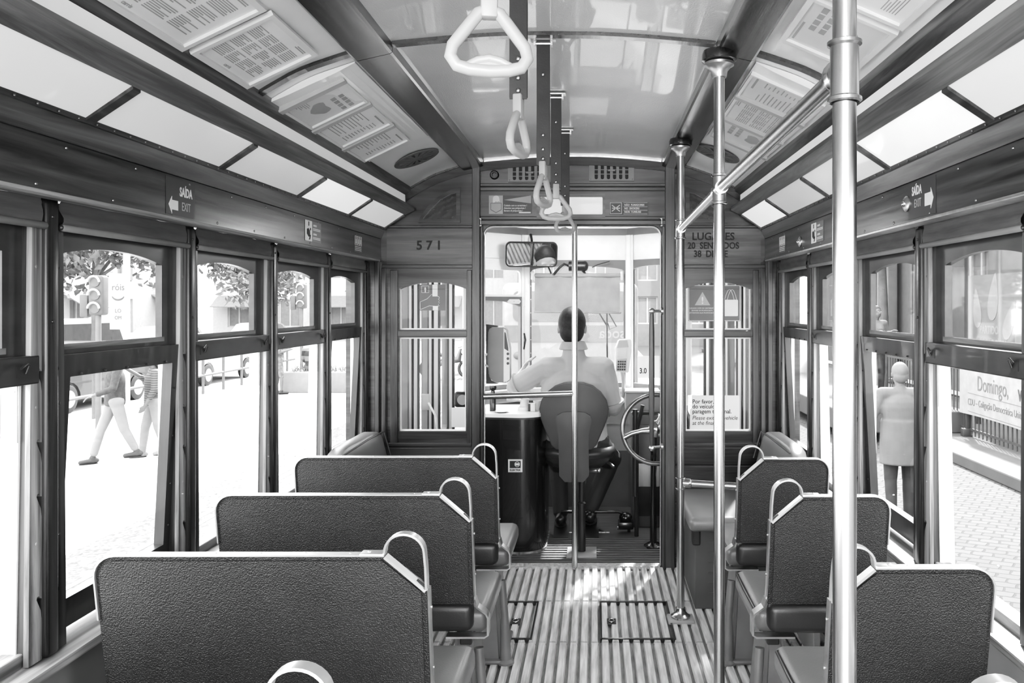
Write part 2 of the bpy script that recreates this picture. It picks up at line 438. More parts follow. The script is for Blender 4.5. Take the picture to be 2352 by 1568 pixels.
# window posts: round-edged batten, notched board, body pillar
NOT = (1.349, 1.181, 1.053, .812)
for s, side in ((-1, 'left'), (1, 'right')):
    for k in range(0, 6):
        y = BY(k); 
        if k == 5: y = YB - .03
        root = sempty('pillar_' + side, (XS(s, 1.2), y, .67))
        bm = NB(); lo = [(1.18, y - .05, y + .05), (1.33, y - .05, y + .05)]
        # body flares outwards at the foot
        hexa(bm, [(XS(s, 1.19), y - .056, .67), (XS(s, 1.19), y + .056, .67), (XS(s, 1.238), y + .056, .67), (XS(s, 1.238), y - .056, .67)],
             [(XS(s, 1.19), y - .05, 1.77), (XS(s, 1.19), y + .05, 1.77), (XS(s, 1.225), y + .05, 1.77), (XS(s, 1.225), y - .05, 1.77)])
        obj('post_body', bm, WZ, root, smooth=False)
        bm = NB(); box(bm, *sorted((XS(s, 1.166), XS(s, 1.196))), y - .022, y + .022, .672, 1.758, .009, 3)
        for z in (1.72, 1.47): ell(bm, (XS(s, 1.1655), y - .004, z), (.003, .004, .004), 8)
        obj('batten', bm, WZ, root)
        for d in (-1, 1):
            # notched board: outline with hooked slots cut in from the batten side
            ya, yb = .021, .054
            pts = [(ya, .672)]
            for z in sorted(NOT):
                pts += [(ya, z - .05), (ya + .004, z - .022), (ya + .012, z - .006), (ya + .018, z + .006), (ya + .016, z + .012), (ya + .010, z + .013), (ya + .004, z + .006), (ya, z + .004)]
            pts += [(ya, 1.757), (yb, 1.757), (yb + .012, .672)]
            bm = NB(); plate(bm, [pts], .012, lambda p, d=d: V((XS(s, 1.192 - p.z), y + d * p.x, p.y)))
            for z in (1.6, 1.27, .95): ell(bm, (XS(s, 1.180), y + d * .04, z), (.002, .004, .004), 8)
            obj('notched_board', bm, WN if d < 0 else WZ, root, smooth=False)

# side windows
OPEN = {(-1, 0), (-1, 2), (-1, 3), (1, 1), (1, 3)}
wn = 0
for s, side in ((-1, 'left'), (1, 'right')):
    for k in range(0, 5):
        wn += 1
        y0, y1 = BY(k) + .05, (BY(k + 1) if k < 4 else YB - .03) - .05
        root = sempty('window_%d' % wn, (XS(s, 1.2), (y0 + y1) / 2, .67))
        op = (s, k) in OPEN
        ga, gb = y0 + .005, y1 - .063
        ym = (ga + gb) / 2; hw = (gb - ga) / 2; sag = .028; R = (hw * hw + sag * sag) / (2 * sag); zc = 1.660 - R
        top = [(ym + R * math.sin(t), zc + R * math.cos(t)) for t in [(-1 + 2 * i / 14) * math.asin(hw / R) for i in range(15)]]
        fn = lambda p: V((XS(s, 1.226 - p.z), p.x, p.y))
        bm = NB(); plate(bm, [rrect(y0 - .035, y1 + .03, 1.385, 1.75), [(gb, 1.402), (ga, 1.402)] + top], .02, fn)
        obj('upper_sash', bm, WS, root, smooth=False)
        bm = NB(); plate(bm, [rrect(ga - .01, gb + .01, 1.398, 1.402 + .01), ], .002, fn, .02)
        obj('glazing_bead', bm, WL, root, smooth=False)
        bm = NB(); quad(bm, [(XS(s, 1.217), ga - .01, 1.395), (XS(s, 1.217), gb + .01, 1.395), (XS(s, 1.217), gb + .01, 1.668), (XS(s, 1.217), ga - .01, 1.668)])
        obj('upper_pane', bm, GLASSR if s > 0 else GLASS, root, smooth=False)
        # outer channel post behind the sash
        sh = lambda p: V((XS(s, 1.213 - p.z + (1.386 - p.y) * .05), p.x, p.y))
        if not op:
            bm = NB(); plate(bm, [rrect(y0, y1, .69, 1.386), rrect(y0 + .04, y1 - .04, .765, 1.330)], .03, sh)
            for z in (1.25, 1.1, .95, .82):
                ell(bm, sh(V((y1 - .018, z, .031))), (.002, .004, .004), 8)
            for j in range(5): ell(bm, sh(V((y0 + .08 + j * .1, 1.336, .031))), (.004, .005, .003), 6)
            obj('lower_sash', bm, WSD, root, smooth=False)
            bm = NB(); quad(bm, [sh(V(q)) for q in ((y0 + .03, .76, .012), (y1 - .03, .76, .012), (y1 - .03, 1.335, .012), (y0 + .03, 1.335, .012))])
            obj('lower_pane', bm, GLASS, root, smooth=False)
            bm = NB(); box(bm, *sorted((XS(s, 1.228), XS(s, 1.246))), y1 - .012, y1 + .002, .68, 1.33)
            obj('guide_strip', bm, WHITEP, root, smooth=False)
        else:
            bm = NB(); box(bm, *sorted((XS(s, 1.178), XS(s, 1.212))), y0 - .02, y1 + .02, 1.325, 1.392, .004)
            obj('meeting_rail', bm, WS, root, smooth=False)
            for yy in (y0 + .03, y1 - .045):
                bm = NB(); box(bm, *sorted((XS(s, 1.1765), XS(s, 1.179))), yy - .012, yy + .018, 1.345, 1.372)
                tube(bm, [(XS(s, 1.176), yy + .016, 1.352), (XS(s, 1.168), yy + .016, 1.372), (XS(s, 1.162), yy, 1.376), (XS(s, 1.160), yy - .022, 1.366)], .003, 8)
                obj('latch', bm, DARKM, root)
            for yy in (y1 - .010, y0 - .002):
                bm = NB(); hexa(bm, [(XS(s, 1.215), yy, .66), (XS(s, 1.215), yy + .012, .66), (XS(s, 1.262), yy + .012, .66), (XS(s, 1.262), yy, .66)], [(XS(s, 1.206), yy, 1.335), (XS(s, 1.206), yy + .012, 1.335), (XS(s, 1.246), yy + .012, 1.335), (XS(s, 1.246), yy, 1.335)])
                g = obj('guide_strip', bm, WHITEP, root, smooth=False)
                bm = NB(); box(bm, *sorted((XS(s, 1.208), XS(s, 1.222))), yy - .004, yy, 1.19, 1.33)
                for z in (1.21, 1.26, 1.31): ell(bm, (XS(s, 1.215), yy - .005, z), (.004, .002, .004), 8)
                obj('guide_plate', bm, PLASW, g, smooth=False)
            bm = NB(); box(bm, *sorted((XS(s, 1.20), XS(s, 1.25))), y0, y1, .665, .70, .004)
            obj('sill_rail', bm, WL, root, smooth=False)
        # rolled blind under the header
        if s > 0 and k == 0: continue
        nm = {0: 'nearest the camera', 1: 'fourth from the bulkhead', 2: 'third from the bulkhead', 3: 'second from the bulkhead', 4: 'nearest the bulkhead'}[k]
        b0, b1 = BY(k) + .035, (BY(k + 1) if k < 4 else YB - .03) - .032
        t = thing('window_blind', 'dark raised cloth blind at the %s window %s' % (side, nm) if not (s < 0 and k == 4) else 'paler raised cloth blind at the left window nearest the bulkhead', 'blind', (XS(s, 1.165), (b0 + b1) / 2, 1.69), 'raised blinds along the %s windows' % side)
        bm = NB(); prev = None; N = 16; rowsv = []
        for i in range(N + 1):
            y = b0 + (b1 - b0) * i / N; row = []
            for j in range(7):
                z = 1.763 - .062 * j / 6; w = .003 * math.sin(i * 1.7 + j * 1.1) + .002 * math.sin(i * .6)
                row.append(bm.verts.new((XS(s, 1.172 + .004 * math.sin(j) + w), y, z + .002 * math.sin(i * .9))))
            rowsv.append(row)
        for a, b in zip(rowsv, rowsv[1:]):
            for j in range(6): bm.faces.new((a[j], a[j + 1], b[j + 1], b[j]))
        obj('cloth', bm, BLINDL if (s < 0 and k == 4) else BLIND, t)
        bm = NB(); cap(bm, (XS(s, 1.172), b0 + .008, 1.698), (XS(s, 1.172), b1 + .006, 1.698), .0095, .0095)
        br = obj('bottom_bar', bm, mk('bar_cloth', .2, .6), t)
        bm = NB(); ell(bm, (XS(s, 1.172), b1 + .012, 1.698), (.007, .005, .007), 10); ell(bm, (XS(s, 1.172), b0 - .002, 1.698), (.007, .005, .007), 10)
        obj('bar_end', bm, DARKM, br)
# ================================================================= bulkhead
B = bulk()
def archwin(x0, x1, ytop, yside, ybot, n=12):
    a, b = U(x0), U(x1); zm, zs, zb = W(ytop), W(yside), W(ybot); hw = (b - a) / 2; m = (a + b) / 2; sag = zm - zs
    R = (hw * hw + sag * sag) / (2 * sag); zc = zm - R; t0 = math.asin(min(1, hw / R))
    return [(b, zb), (a, zb)] + [(m + R * math.sin(-t0 + 2 * t0 * i / n), zc + R * math.cos(-t0 + 2 * t0 * i / n)) for i in range(n + 1)]
outer = [(XC - 1.30, 0), (U(1112), 0)] + [(U(1112), W(540))] + [(U(1112 + 22) - (22 * YB / F) * math.cos(t), W(542) + (22 * YB / F) * math.sin(t)) for t in [i * PI / 10 for i in range(1, 6)]] \
    + [(U(1517 - 22) + (22 * YB / F) * math.sin(t), W(542) + (22 * YB / F) * math.cos(t)) for t in [i * PI / 10 for i in range(0, 5)]] + [(U(1517), W(542)), (U(1517), 0), (XC + 1.30, 0), (XC + 1.30, 1.93)]
outer += [(XC + h, archs(h) + .02) for h in [1.18 - 2.36 * i / 48 for i in range(49)]] + [(XC - 1.30, 1.93)]
WINS = [(917, 1070), (1575, 1725)]
holes = []
for a, b in WINS:
    holes += [archwin(a, b, 648, 663, 757), [(U(a), W(990)), (U(a), W(775)), (U(b), W(775)), (U(b), W(990))]]
bm = NB(); plate(bm, [outer] + holes, .05, bulk(YB + .05))
WALLF = struct('wall_front', bm, WX, smooth=False)
# rounded edge frame of the doorway
bm = NB(); path = [(U(1113), .02)] + [(U(1113), W(542))] + [(U(1112 + 22) - (23 * YB / F) * math.cos(t), W(542) + (23 * YB / F) * math.sin(t)) for t in [i * PI / 10 for i in range(1, 6)]] + [(U(1495) + (23 * YB / F) * math.sin(t), W(542) + (23 * YB / F) * math.cos(t)) for t in [i * PI / 10 for i in range(0, 6)]] + [(U(1517), .02)]
tube(bm, [(x, YB - .004, z) for x, z in path], .005, 8)
struct('trim_11', bm, STEEL)
def bx(name, mat, items, y=YB, d=.014, r=.003):
    bm = NB()
    for x0, x1, a, b, *dd in items:
        box(bm, U(x0), U(x1), y - (dd[0] if dd else d), y, W(b), W(a), r)
    return struct(name, bm, mat, smooth=False)
bx('trim_12', WZ, [(1086, 1104, 378, 1312, .03), (1104, 1110, 520, 1312, .02), (1520, 1527, 520, 1312, .02), (1527, 1549, 378, 1312, .03)])
bx('trim_13', WZ, [(897, 914, 620, 1024, .012), (1073, 1084, 620, 1024, .012), (878, 888, 615, 1312, .022), (864, 874, 600, 1312, .035),
                  (1554, 1571, 620, 1024, .012), (1729, 1742, 620, 1024, .012), (1747, 1757, 615, 1312, .022), (1762, 1772, 600, 1312, .035)])
bx('trim_14', WX, [(1104, 1528, 422, 429, .018), (1104, 1528, 431, 439, .026), (1104, 1528, 497, 505, .012), (1104, 1528, 507, 517, .03), (1104, 1528, 368, 374, .02)])
bx('trim_15', WX, [(878, 1086, 608, 616, .016), (1549, 1757, 608, 616, .016), (880, 1086, 518, 524, .02), (1549, 1755, 518, 524, .02),
                   (893, 1084, 1016, 1024, .014), (1554, 1745, 1016, 1024, .014), (914, 1073, 759, 773, .010), (1571, 1729, 759, 773, .010)])
# tongued boards under the bulkhead windows
bm = NB()
for x0, x1 in ((880, 1086), (1549, 1755)):
    for a, b in ((1027, 1066), (1068, 1108), (1110, 1150), (1152, 1192), (1194, 1234), (1236, 1276), (1278, 1310)):
        box(bm, U(x0), U(x1), YB - .012, YB, W(b), W(a), .004)
struct('trim_16', bm, WX, smooth=False)
# spandrel panel mouldings under the curved ceiling
for sgn in (0, 1):
    q = [(962, 512), (1058, 512), (1058, 430), (1035, 437), (1008, 452), (984, 474), (966, 500)]
    q2 = [(971, 504), (1049, 504), (1049, 443), (1036, 446), (1013, 459), (991, 480), (975, 499)]
    if sgn: q, q2 = [[(2632 - a, b) for a, b in qq] for qq in (q, q2)]
    bm = NB(); plate(bm, [pxl(q), pxl(q2)], .016, B); struct('trim_17', bm, WX, smooth=False)
    bm = NB(); plate(bm, [pxl([(a, b) for a, b in q2])], .004, B); struct('trim_18', bm, WD, smooth=False)
bm = NB()
prev = None
for i in range(49):     # dark arched edge of the bulkhead under the ceiling
    h = -1.16 + 2.32 * i / 48; ring = [bm.verts.new((XC + h, y, archs(h) + z)) for y, z in ((YB - .035, -.012), (YB, -.012), (YB, -.055), (YB - .02, -.055))]
    if prev:
        for k in range(4): bm.faces.new((prev[k], prev[(k + 1) % 4], ring[(k + 1) % 4], ring[k]))
    prev = ring
struct('trim_19', bm, WX, smooth=False)
for a, b in WINS:
    r = sempty('window_%d' % (11 if a < 1000 else 12), (U((a + b) / 2), YB + .03, W(990)))
    bm = NB(); quad(bm, [(U(a - 4), YB + .03, W(761)), (U(b + 4), YB + .03, W(761)), (U(b + 4), YB + .03, W(645)), (U(a - 4), YB + .03, W(645))]); obj('upper_pane', bm, GLASS, r, smooth=False)
    bm = NB(); quad(bm, [(U(a - 4), YB + .03, W(994)), (U(b + 4), YB + .03, W(994)), (U(b + 4), YB + .03, W(771)), (U(a - 4), YB + .03, W(771))]); obj('lower_pane', bm, GLASS, r, smooth=False)
    bm = NB()
    for y0, y1, ys in ((650, 757, 0), (775, 990, 1)):
        plate(bm, [[(U(a - 1), W(y1 + 1)), (U(b + 1), W(y1 + 1)), (U(b + 1), W(775 if ys else 664)), (U(a - 1), W(775 if ys else 664))], [(U(a + 3), W(y1 - 3)), (U(b - 3), W(y1 - 3)), (U(b - 3), W(778 if ys else 664)), (U(a + 3), W(778 if ys else 664))]], .008, bulk(YB + .028))
    obj('glazing_bead', bm, CREAM, r, smooth=False)

# ---- fittings over the doorway
def slotted(x0, x1, y0, y1, lab):
    t = thing('vent_grille', lab, 'vent', (U((x0 + x1) / 2), YB - .02, W(y1)), None)
    n = 6; w = 7.5; cx = (x0 + x1) / 2
    hol = [rrect(*[U(cx + (i - 2.5) * 14 - w / 2), U(cx + (i - 2.5) * 14 + w / 2)], W(y1 - 4), W(y0 + 4), .0085) for i in range(n)]
    bm = NB(); plate(bm, [rrect(U(x0), U(x1), W(y1), W(y0), .004)] + hol, .004, bulk(YB - .006))
    for px, py in ((x0 + 4, y0 + 4), (x1 - 4, y0 + 4), (x0 + 4, y1 - 4), (x1 - 4, y1 - 4)): ell(bm, (U(px), YB - .0105, W(py)), (.003, .002, .003), 8)
    obj('grille_plate', bm, mk('grille_metal', .22, .5, .6), t, smooth=False)
    bm = NB(); box(bm, U(x0 + 3), U(x1 - 3), YB - .003, YB - .001, W(y1 - 2), W(y0 + 2)); obj('dark_backing', bm, RUBBER, t, smooth=False)
    bm = NB()
    for yy in (y0 + 18, y0 + 28): box(bm, U(x0 + 8), U(x1 - 8), YB - .007, YB - .004, W(yy + 1), W(yy - 1))
    box(bm, U(cx - 9), U(cx + 9), YB - .013, YB - .009, W(y0 + 22), W(y0 + 17), .003)
    obj('shutter_bar', bm, mk('grille_metal', .22, .5, .6), t, smooth=False)
slotted(1167, 1267, 377, 418, 'slotted metal vent grille over the doorway, the left of two')
slotted(1353, 1456, 372, 416, 'slotted metal vent grille over the doorway, the right of two')
bm = NB(); lathe(bm, [(.026, 0), (.026, .010), (.020, .018), (.014, .018), (.012, .006)], (U(1136), YB - .0, W(402)), 'y', 24)
for v in bm.verts: v.co.y = 2 * YB - v.co.y
single('round_socket', bm, DARKM, 'small dark round socket beside the left vent grille', 'socket')
t = thing('display_box', 'blank white lit panel in a dark frame over the doorway', 'sign', (U(1312), YB, W(501)))
bm = NB(); plate(bm, [rrect(U(1233), U(1390), W(501), W(446)), rrect(U(1241), U(1384), W(493), W(453), .006)], .02, B); obj('frame', bm, WX, t, smooth=False)
bm = NB(); box(bm, U(1240), U(1385), YB - .006, YB - .001, W(494), W(452)); obj('lit_panel', bm, frost(.12), t, smooth=False)
t = thing('warning_sticker', 'dark sticker showing a hand in a pocket, warning of pickpockets, left over the doorway', 'sticker', (U(1171), YB, W(492)))
BS = lambda px, py, y=YB - .0005: fr((U(px), y, W(py)), (1, 0, 0), (0, 0, 1))
bm = NB(); plate(bm, [pxl([(1122, 491), (1222, 491), (1222, 449), (1122, 449)])], .001, B); obj('backing', bm, STICK, t, smooth=False)
bm = NB(); plate(bm, [pxl([(1123, 491), (1155, 491), (1155, 449), (1123, 449)])], .0016, B); plate(bm, [pxl([(1157, 459), (1220, 449), (1220, 467)])], .0016, B); obj('pale_shape', bm, PLASG, t, smooth=False)
bm = NB(); plate(bm, [[(U(1132) , W(466))] + [(U(1139.5) - .0185 * math.cos(a), W(456) + .0175 * math.sin(a)) for a in [i * PI / 8 for i in range(9)]] + [(U(1148), W(464)), (U(1145), W(462)), (U(1142), W(464)), (U(1139), W(462)), (U(1136), W(465))]], .0022, B)
obj('hand_pictogram', bm, STICKL, t, smooth=False)
bm = NB(); plate(bm, [pxl([(1127, 466), (1152, 466), (1152, 482), (1139.5, 489), (1127, 482)]), pxl([(1128, 467), (1151, 467), (1151, 481), (1139.5, 487.6), (1128, 481)])], .0024, B); obj('pocket_pictogram', bm, STICK, t, smooth=False)
bm = NB()
for i, tx in enumerate(('Cuidado com os carteiristas !', 'Attention aux pickpockets !', 'Beware of pickpockets !')):
    letters(bm, tx, .0135, BS(1157.5, 473.5 + 6 * i, YB - .001), bold=.0002, sx=.82)
box(bm, U(1192), U(1219), YB - .002, YB - .001, W(489.5), W(486.5)); obj('lettering', bm, STICKL, t, smooth=False)
t = thing('no_smoking_sticker', 'dark no smoking sticker with three ruled lines of white text', 'sticker', (U(1444), YB, W(493)))
bm = NB(); plate(bm, [pxl([(1400, 494), (1489, 494), (1489, 464), (1400, 464)])], .001, B); obj('backing', bm, STICK, t, smooth=False)
bm = NB(); plate(bm, [pxl([(1401, 491), (1428, 491), (1428, 465), (1401, 465)]), pxl([(1402, 490), (1427, 490), (1427, 466), (1402, 466)])], .0016, B)
for a in (38, 142):
    ca, sa = math.cos(math.radians(a)), math.sin(math.radians(a)); cx, cz = U(1414.5), W(478)
    plate(bm, [[(cx + ca * p - sa * q, cz + sa * p + ca * q) for p, q in ((-.029, -.0022), (.029, -.0022), (.029, .0022), (-.029, .0022))]], .0016, B)
box(bm, U(1406), U(1424), YB - .0016, YB - .0005, W(479), W(477)); obj('pictogram', bm, STICKL, t, smooth=False)
bm = NB()
for i, tx in enumerate(('NÃO  FUMADORES', 'NO  SMOKERS', 'NON  FUMEURS')): letters(bm, tx, .0145, BS(1434, 472.5 + 8 * i, YB - .001), bold=.0004, sx=.92)
for yy in (465, 474.2, 482.4, 491): box(bm, U(1432), U(1487), YB - .0016, YB - .0005, W(yy + .6), W(yy))
obj('lettering', bm, STICKL, t, smooth=False)
for px, lab in ((1106, 'small metal peg at the upper left corner of the doorway'), (1519, 'small metal peg at the upper right corner of the doorway')):
    bm = NB(); lathe(bm, [(.003, 0), (.003, .03), (.006, .034), (.006, .04)], (U(px), YB - .034, W(519)), 'z', 10); ell(bm, (U(px), YB - .034, W(519)), (.0085, .0085, .0085), 12); ell(bm, (U(px) - .004, YB - .034, W(503)), (.008, .005, .005), 10)
    single('peg', bm, STEEL, lab, 'peg')
bm = NB(); box(bm, U(889), U(1086), YB - .006, YB, W(607), W(525)); box(bm, U(1550), U(1747), YB - .006, YB, W(607), W(525)); struct('trim_22', bm, WH, smooth=False)
bm = NB(); letters(bm, '5 7 1', .072, BS(956.5, 573, YB - .0065), bold=.0016, sx=1.0); single('painted_number', bm, INK, 'black painted number 571 on the board left of the doorway', 'lettering', smooth=False)
bm = NB()
letters(bm, 'LUGARES', .060, BS(1638, 551, YB - .0065), 'CENTER', bold=.0012, sx=.98); letters(bm, '20  SENTADOS', .052, BS(1638, 571, YB - .0065), 'CENTER', bold=.0014, sx=.86); letters(bm, '38  DE  PE', .052, BS(1632, 590, YB - .0065), 'CENTER', bold=.0014, sx=.86)
single('painted_capacity', bm, INK, 'black painted seat count lettering on the board right of the doorway', 'lettering', smooth=False)

# ---- stickers in the bulkhead windows
yg = YB + .028; G = bulk(yg)
GS = lambda px, py: fr((U(px), yg - .001, W(py)), (1, 0, 0), (0, 0, 1))
t = thing('hold_on_sticker', 'square dark sticker of a hand gripping a pole, on the left bulkhead window', 'sticker', (U(991), yg, W(714)))
bm = NB(); plate(bm, [rrect(U(961), U(1021), W(713), W(653), .004)], .001, G); obj('backing', bm, STICKM, t, smooth=False)
bm = NB(); plate(bm, [pxl([(991, 680), (1003, 680), (1003, 653.5), (991, 653.5)])], .0016, G); plate(bm, [pxl([(992, 712.5), (1004, 712.5), (1004, 703), (992, 703)])], .0016, G)
hand = [(963, 710), (963, 693), (979, 686), (990, 675), (992, 680), (1003, 680), (1006, 681), (1007, 684), (1005, 687), (1008, 690), (1005, 693), (1008, 696), (1005, 699), (1007, 702), (1000, 703), (984, 702), (963, 711)]
tube(bm, [(U(a), yg - .002, W(b)) for a, b in hand], .0016, 6)
plate(bm, [pxl([(966, 672), (983, 672), (983, 656), (966, 656)]), pxl([(966.6, 671.4), (982.4, 671.4), (982.4, 656.6), (966.6, 656.6)])], .0016, G)
plate(bm, [pxl([(972, 665), (974, 658), (977, 665), (975.5, 665), (975.5, 671), (973.5, 671), (973.5, 665)])], .0016, G)
obj('pictogram', bm, STICKL, t, smooth=False)
t = thing('pickpocket_notice', 'wide grey sticker with a warning triangle and white handbag, on the right bulkhead window', 'sticker', (U(1643), yg, W(738)))
bm = NB(); plate(bm, [rrect(U(1582), U(1703), W(738), W(654), .008)], .001, G); obj('backing', bm, STICKM, t, smooth=False)
bm = NB(); plate(bm, [rrect(U(1583), U(1702), W(737), W(655), .007), rrect(U(1584), U(1701), W(736), W(656), .006)], .0014, G)
plate(bm, [rrect(U(1664), U(1697), W(726), W(688), .006)], .0016, G)
for x0 in (1666, 1672): tube(bm, [(U(x0 + a), yg - .0015, W(b)) for a, b in ((0, 688), (4, 675), (8, 666), (12, 664.5), (15, 667), (19, 677), (22, 688))], .0013, 6)
letters(bm, '!', .055, GS(1615, 697), 'CENTER', bold=.001)
for i, tx in enumerate(('CUIDADO COM OS CARTEIRISTAS', 'BEWARE OF PICKPOCKETS', 'ATTENTION AUX PICKPOCKETS')): letters(bm, tx, .0105, GS(1614, 709 + 5.4 * i), 'CENTER', sx=.95)
obj('lettering', bm, STICKL, t, smooth=False)
bm = NB(); plate(bm, [pxl([(1597, 701), (1633, 701), (1615, 670)])], .0014, G); obj('warning_triangle', bm, mk('sticker_tri', .38, .4), t, smooth=False)
t = thing('terminal_notice', 'pale paper notice asking riders to leave at the terminal, on the right bulkhead window', 'notice', (U(1642), yg, W(992)))
bm = NB(); plate(bm, [pxl([(1586, 990), (1700, 990), (1700, 909), (1591, 909), (1591, 936), (1586, 942)])], .001, G); obj('sheet', bm, PAPERG, t, smooth=False)
bm = NB()
for i, tx in enumerate(('Por favor, saia', 'do veículo na', 'paragem terminal.')): letters(bm, tx, .0335, GS(1591.5, 927.5 + 11.4 * i), bold=.0004, sx=.93)
for i, tx in enumerate(('Please exit the vehicle', 'at the final stop.')): letters(bm, tx, .0325, GS(1591, 965 + 11.8 * i), sx=.90, shear=.22)
obj('lettering', bm, INK, t, smooth=False)

# ================================================================= header stickers and call buttons
def side_sign(s, y, z, w, h, name, lab, cat='sign'):      # frame on the header board, u reading direction
    o = V((XS(s, 1.0995), y, z)); f = fr(o, (0, 1, 0) if s < 0 else (0, -1, 0), (0, 0, 1))
    return f, thing(name, lab, cat, o)
def py2(s, px, py, h=1.0995): D = (XS(s, h)) * F / (px - 1368); return D, EZ - (py - 700) * D / F
for s, pa, pb, lab in ((-1, 381, 447, 'dark SAÍDA EXIT sign with an arrow to the left, on the left header board'), (1, 2150, 2087, 'dark SAÍDA EXIT sign with an arrow to the right, on the right header board')):
    ya = XS(s, 1.0995) * F / (pa - 1368); yb = XS(s, 1.0995) * F / (pb - 1368)
    u0 = min(ya, yb) if s < 0 else max(ya, yb); wd = abs(yb - ya); z0 = 1.772; hh = .108
    f, t = side_sign(s, u0, z0, wd, hh, 'exit_sign', lab)
    bm = NB(); plate(bm, [rrect(0, wd, 0, hh)], .001, f); obj('backing', bm, STICK, t, smooth=False)
    bm = NB()
    if s < 0: ar = [(.012, .029), (.030, .054), (.030, .043), (.064, .043), (.064, .015), (.030, .015), (.030, .004)]
    else: ar = [(.184, .047), (.166, .078), (.166, .065), (.124, .065), (.124, .028), (.166, .028), (.166, .017)]
    plate(bm, [ar], .0018, f); obj('arrow', bm, STICKL, t, smooth=False)
    bm = NB(); letters(bm, 'SAÍDA', .037, lambda p: f(p + V((.074 if s < 0 else .028, .060 if s < 0 else .0715, 0))), bold=.0012, sx=.70); obj('lettering', bm, STICKL, t, smooth=False)
    bm = NB(); letters(bm, 'EXIT', .036, lambda p: f(p + V((.086 if s < 0 else .045, .018 if s < 0 else .033, 0))), bold=.0, sx=.70); obj('translated_lettering', bm, PLASG, t, smooth=False)
for s, pa, pb, lab in ((-1, 700, 737, 'two-part caution sticker with a falling figure, on the left header board'), (1, 1892, 1864, 'two-part caution sticker with a falling figure, on the right header board')):
    ya = XS(s, 1.0995) * F / (pa - 1368); yb = XS(s, 1.0995) * F / (pb - 1368); u0 = min(ya, yb) if s < 0 else max(ya, yb); wd = abs(yb - ya); hh = .088
    f, t = side_sign(s, u0, 1.784, wd, hh, 'caution_sticker', lab, 'sticker')
    bm = NB(); plate(bm, [rrect(0, wd, 0, hh)], .001, f); obj('backing', bm, STICKM, t, smooth=False)
    bm = NB(); plate(bm, [rrect(0, wd * .42, .0, hh, .004)], .0016, f); obj('white_field', bm, STICKL, t, smooth=False)
    bm = NB(); plate(bm, [[(wd * .1, .03), (wd * .2, .018), (wd * .3, .02), (wd * .28, .045), (wd * .2, .055), (wd * .1, .05)]], .0022, f); plate(bm, [circ(wd * .32, .052, .006)], .0022, f)
    plate(bm, [[(wd * .19, .065), (wd * .24, .065), (wd * .24, .083), (wd * .19, .083)]], .0022, f); plate(bm, [[(wd * .22, .005), (wd * .30, .008), (wd * .34, .028), (wd * .28, .026)]], .0022, f); obj('pictogram', bm, INK, t, smooth=False)
    bm = NB()
    letters(bm, 'ATENÇÃO', .010, lambda p: f(p + V((wd * .5, .068, 0))), bold=.0006, sx=.9); letters(bm, 'ATTENTION', .010, lambda p: f(p + V((wd * .5, .030, 0))), bold=.0006, sx=.75)
    for yy in (.056, .050, .018, .012): box_ = plate(bm, [[(wd * .48, yy), (wd * .94, yy), (wd * .94, yy + .003), (wd * .48, yy + .003)]], .0016, f)
    obj('lettering', bm, STICKL, t, smooth=False)
for s, pa, pb, lab in ((-1, 814, 831, 'small priority seat sticker of three figures, on the left header board'), (1, 1804, 1790, 'small priority seat sticker of three figures, on the right header board')):
    ya = XS(s, 1.0995) * F / (pa - 1368); yb = XS(s, 1.0995) * F / (pb - 1368); u0 = min(ya, yb) if s < 0 else max(ya, yb); wd = abs(yb - ya); hh = .085
    f, t = side_sign(s, u0, 1.782, wd, hh, 'priority_sticker', lab, 'sticker')
    bm = NB(); plate(bm, [rrect(0, wd, 0, hh)], .001, f); obj('backing', bm, STICKM, t, smooth=False)
    bm = NB(); plate(bm, [rrect(wd * .04, wd * .96, hh * .42, hh * .97)] + [rrect(wd * (.08 + .3 * i), wd * (.32 + .3 * i), hh * .45, hh * .94) for i in range(3)], .0016, f)
    for i in range(3):
        plate(bm, [circ(wd * (.2 + .3 * i), hh * .87, .004)], .0016, f); plate(bm, [[(wd * (.13 + .3 * i), hh * .5), (wd * (.27 + .3 * i), hh * .5), (wd * (.25 + .3 * i), hh * .8), (wd * (.15 + .3 * i), hh * .8)]], .0016, f)
    for yy in (.3, .2, .1): plate(bm, [[(wd * .06, hh * yy), (wd * .9, hh * yy), (wd * .9, hh * (yy + .04)), (wd * .06, hh * (yy + .04))]], .0016, f)
    obj('pictogram', bm, STICKL, t, smooth=False)
for px, py, lab in ((2077, 468, 'round brass call button beside the right exit sign'), (1834, 555, 'round brass call button near the right bulkhead corner')):
    D, z = py2(1, px, py, 1.09)
    t = thing('call_button', lab, 'button', (XS(1, 1.10), D, z))
    bm = NB(); lathe(bm, [(.025, 0), (.025, .005), (.020, .009), (.010, .011)], (0, 0, 0), 'x', 24)
    for v in bm.verts: v.co = V((XS(1, 1.10) - v.co.x, D + v.co.y, z + v.co.z))
    obj('base', bm, STEEL, t)
    bm = NB(); ell(bm, (XS(1, 1.088), D, z), (.008, .010, .010), 12); obj('push_knob', bm, CHROME, t)

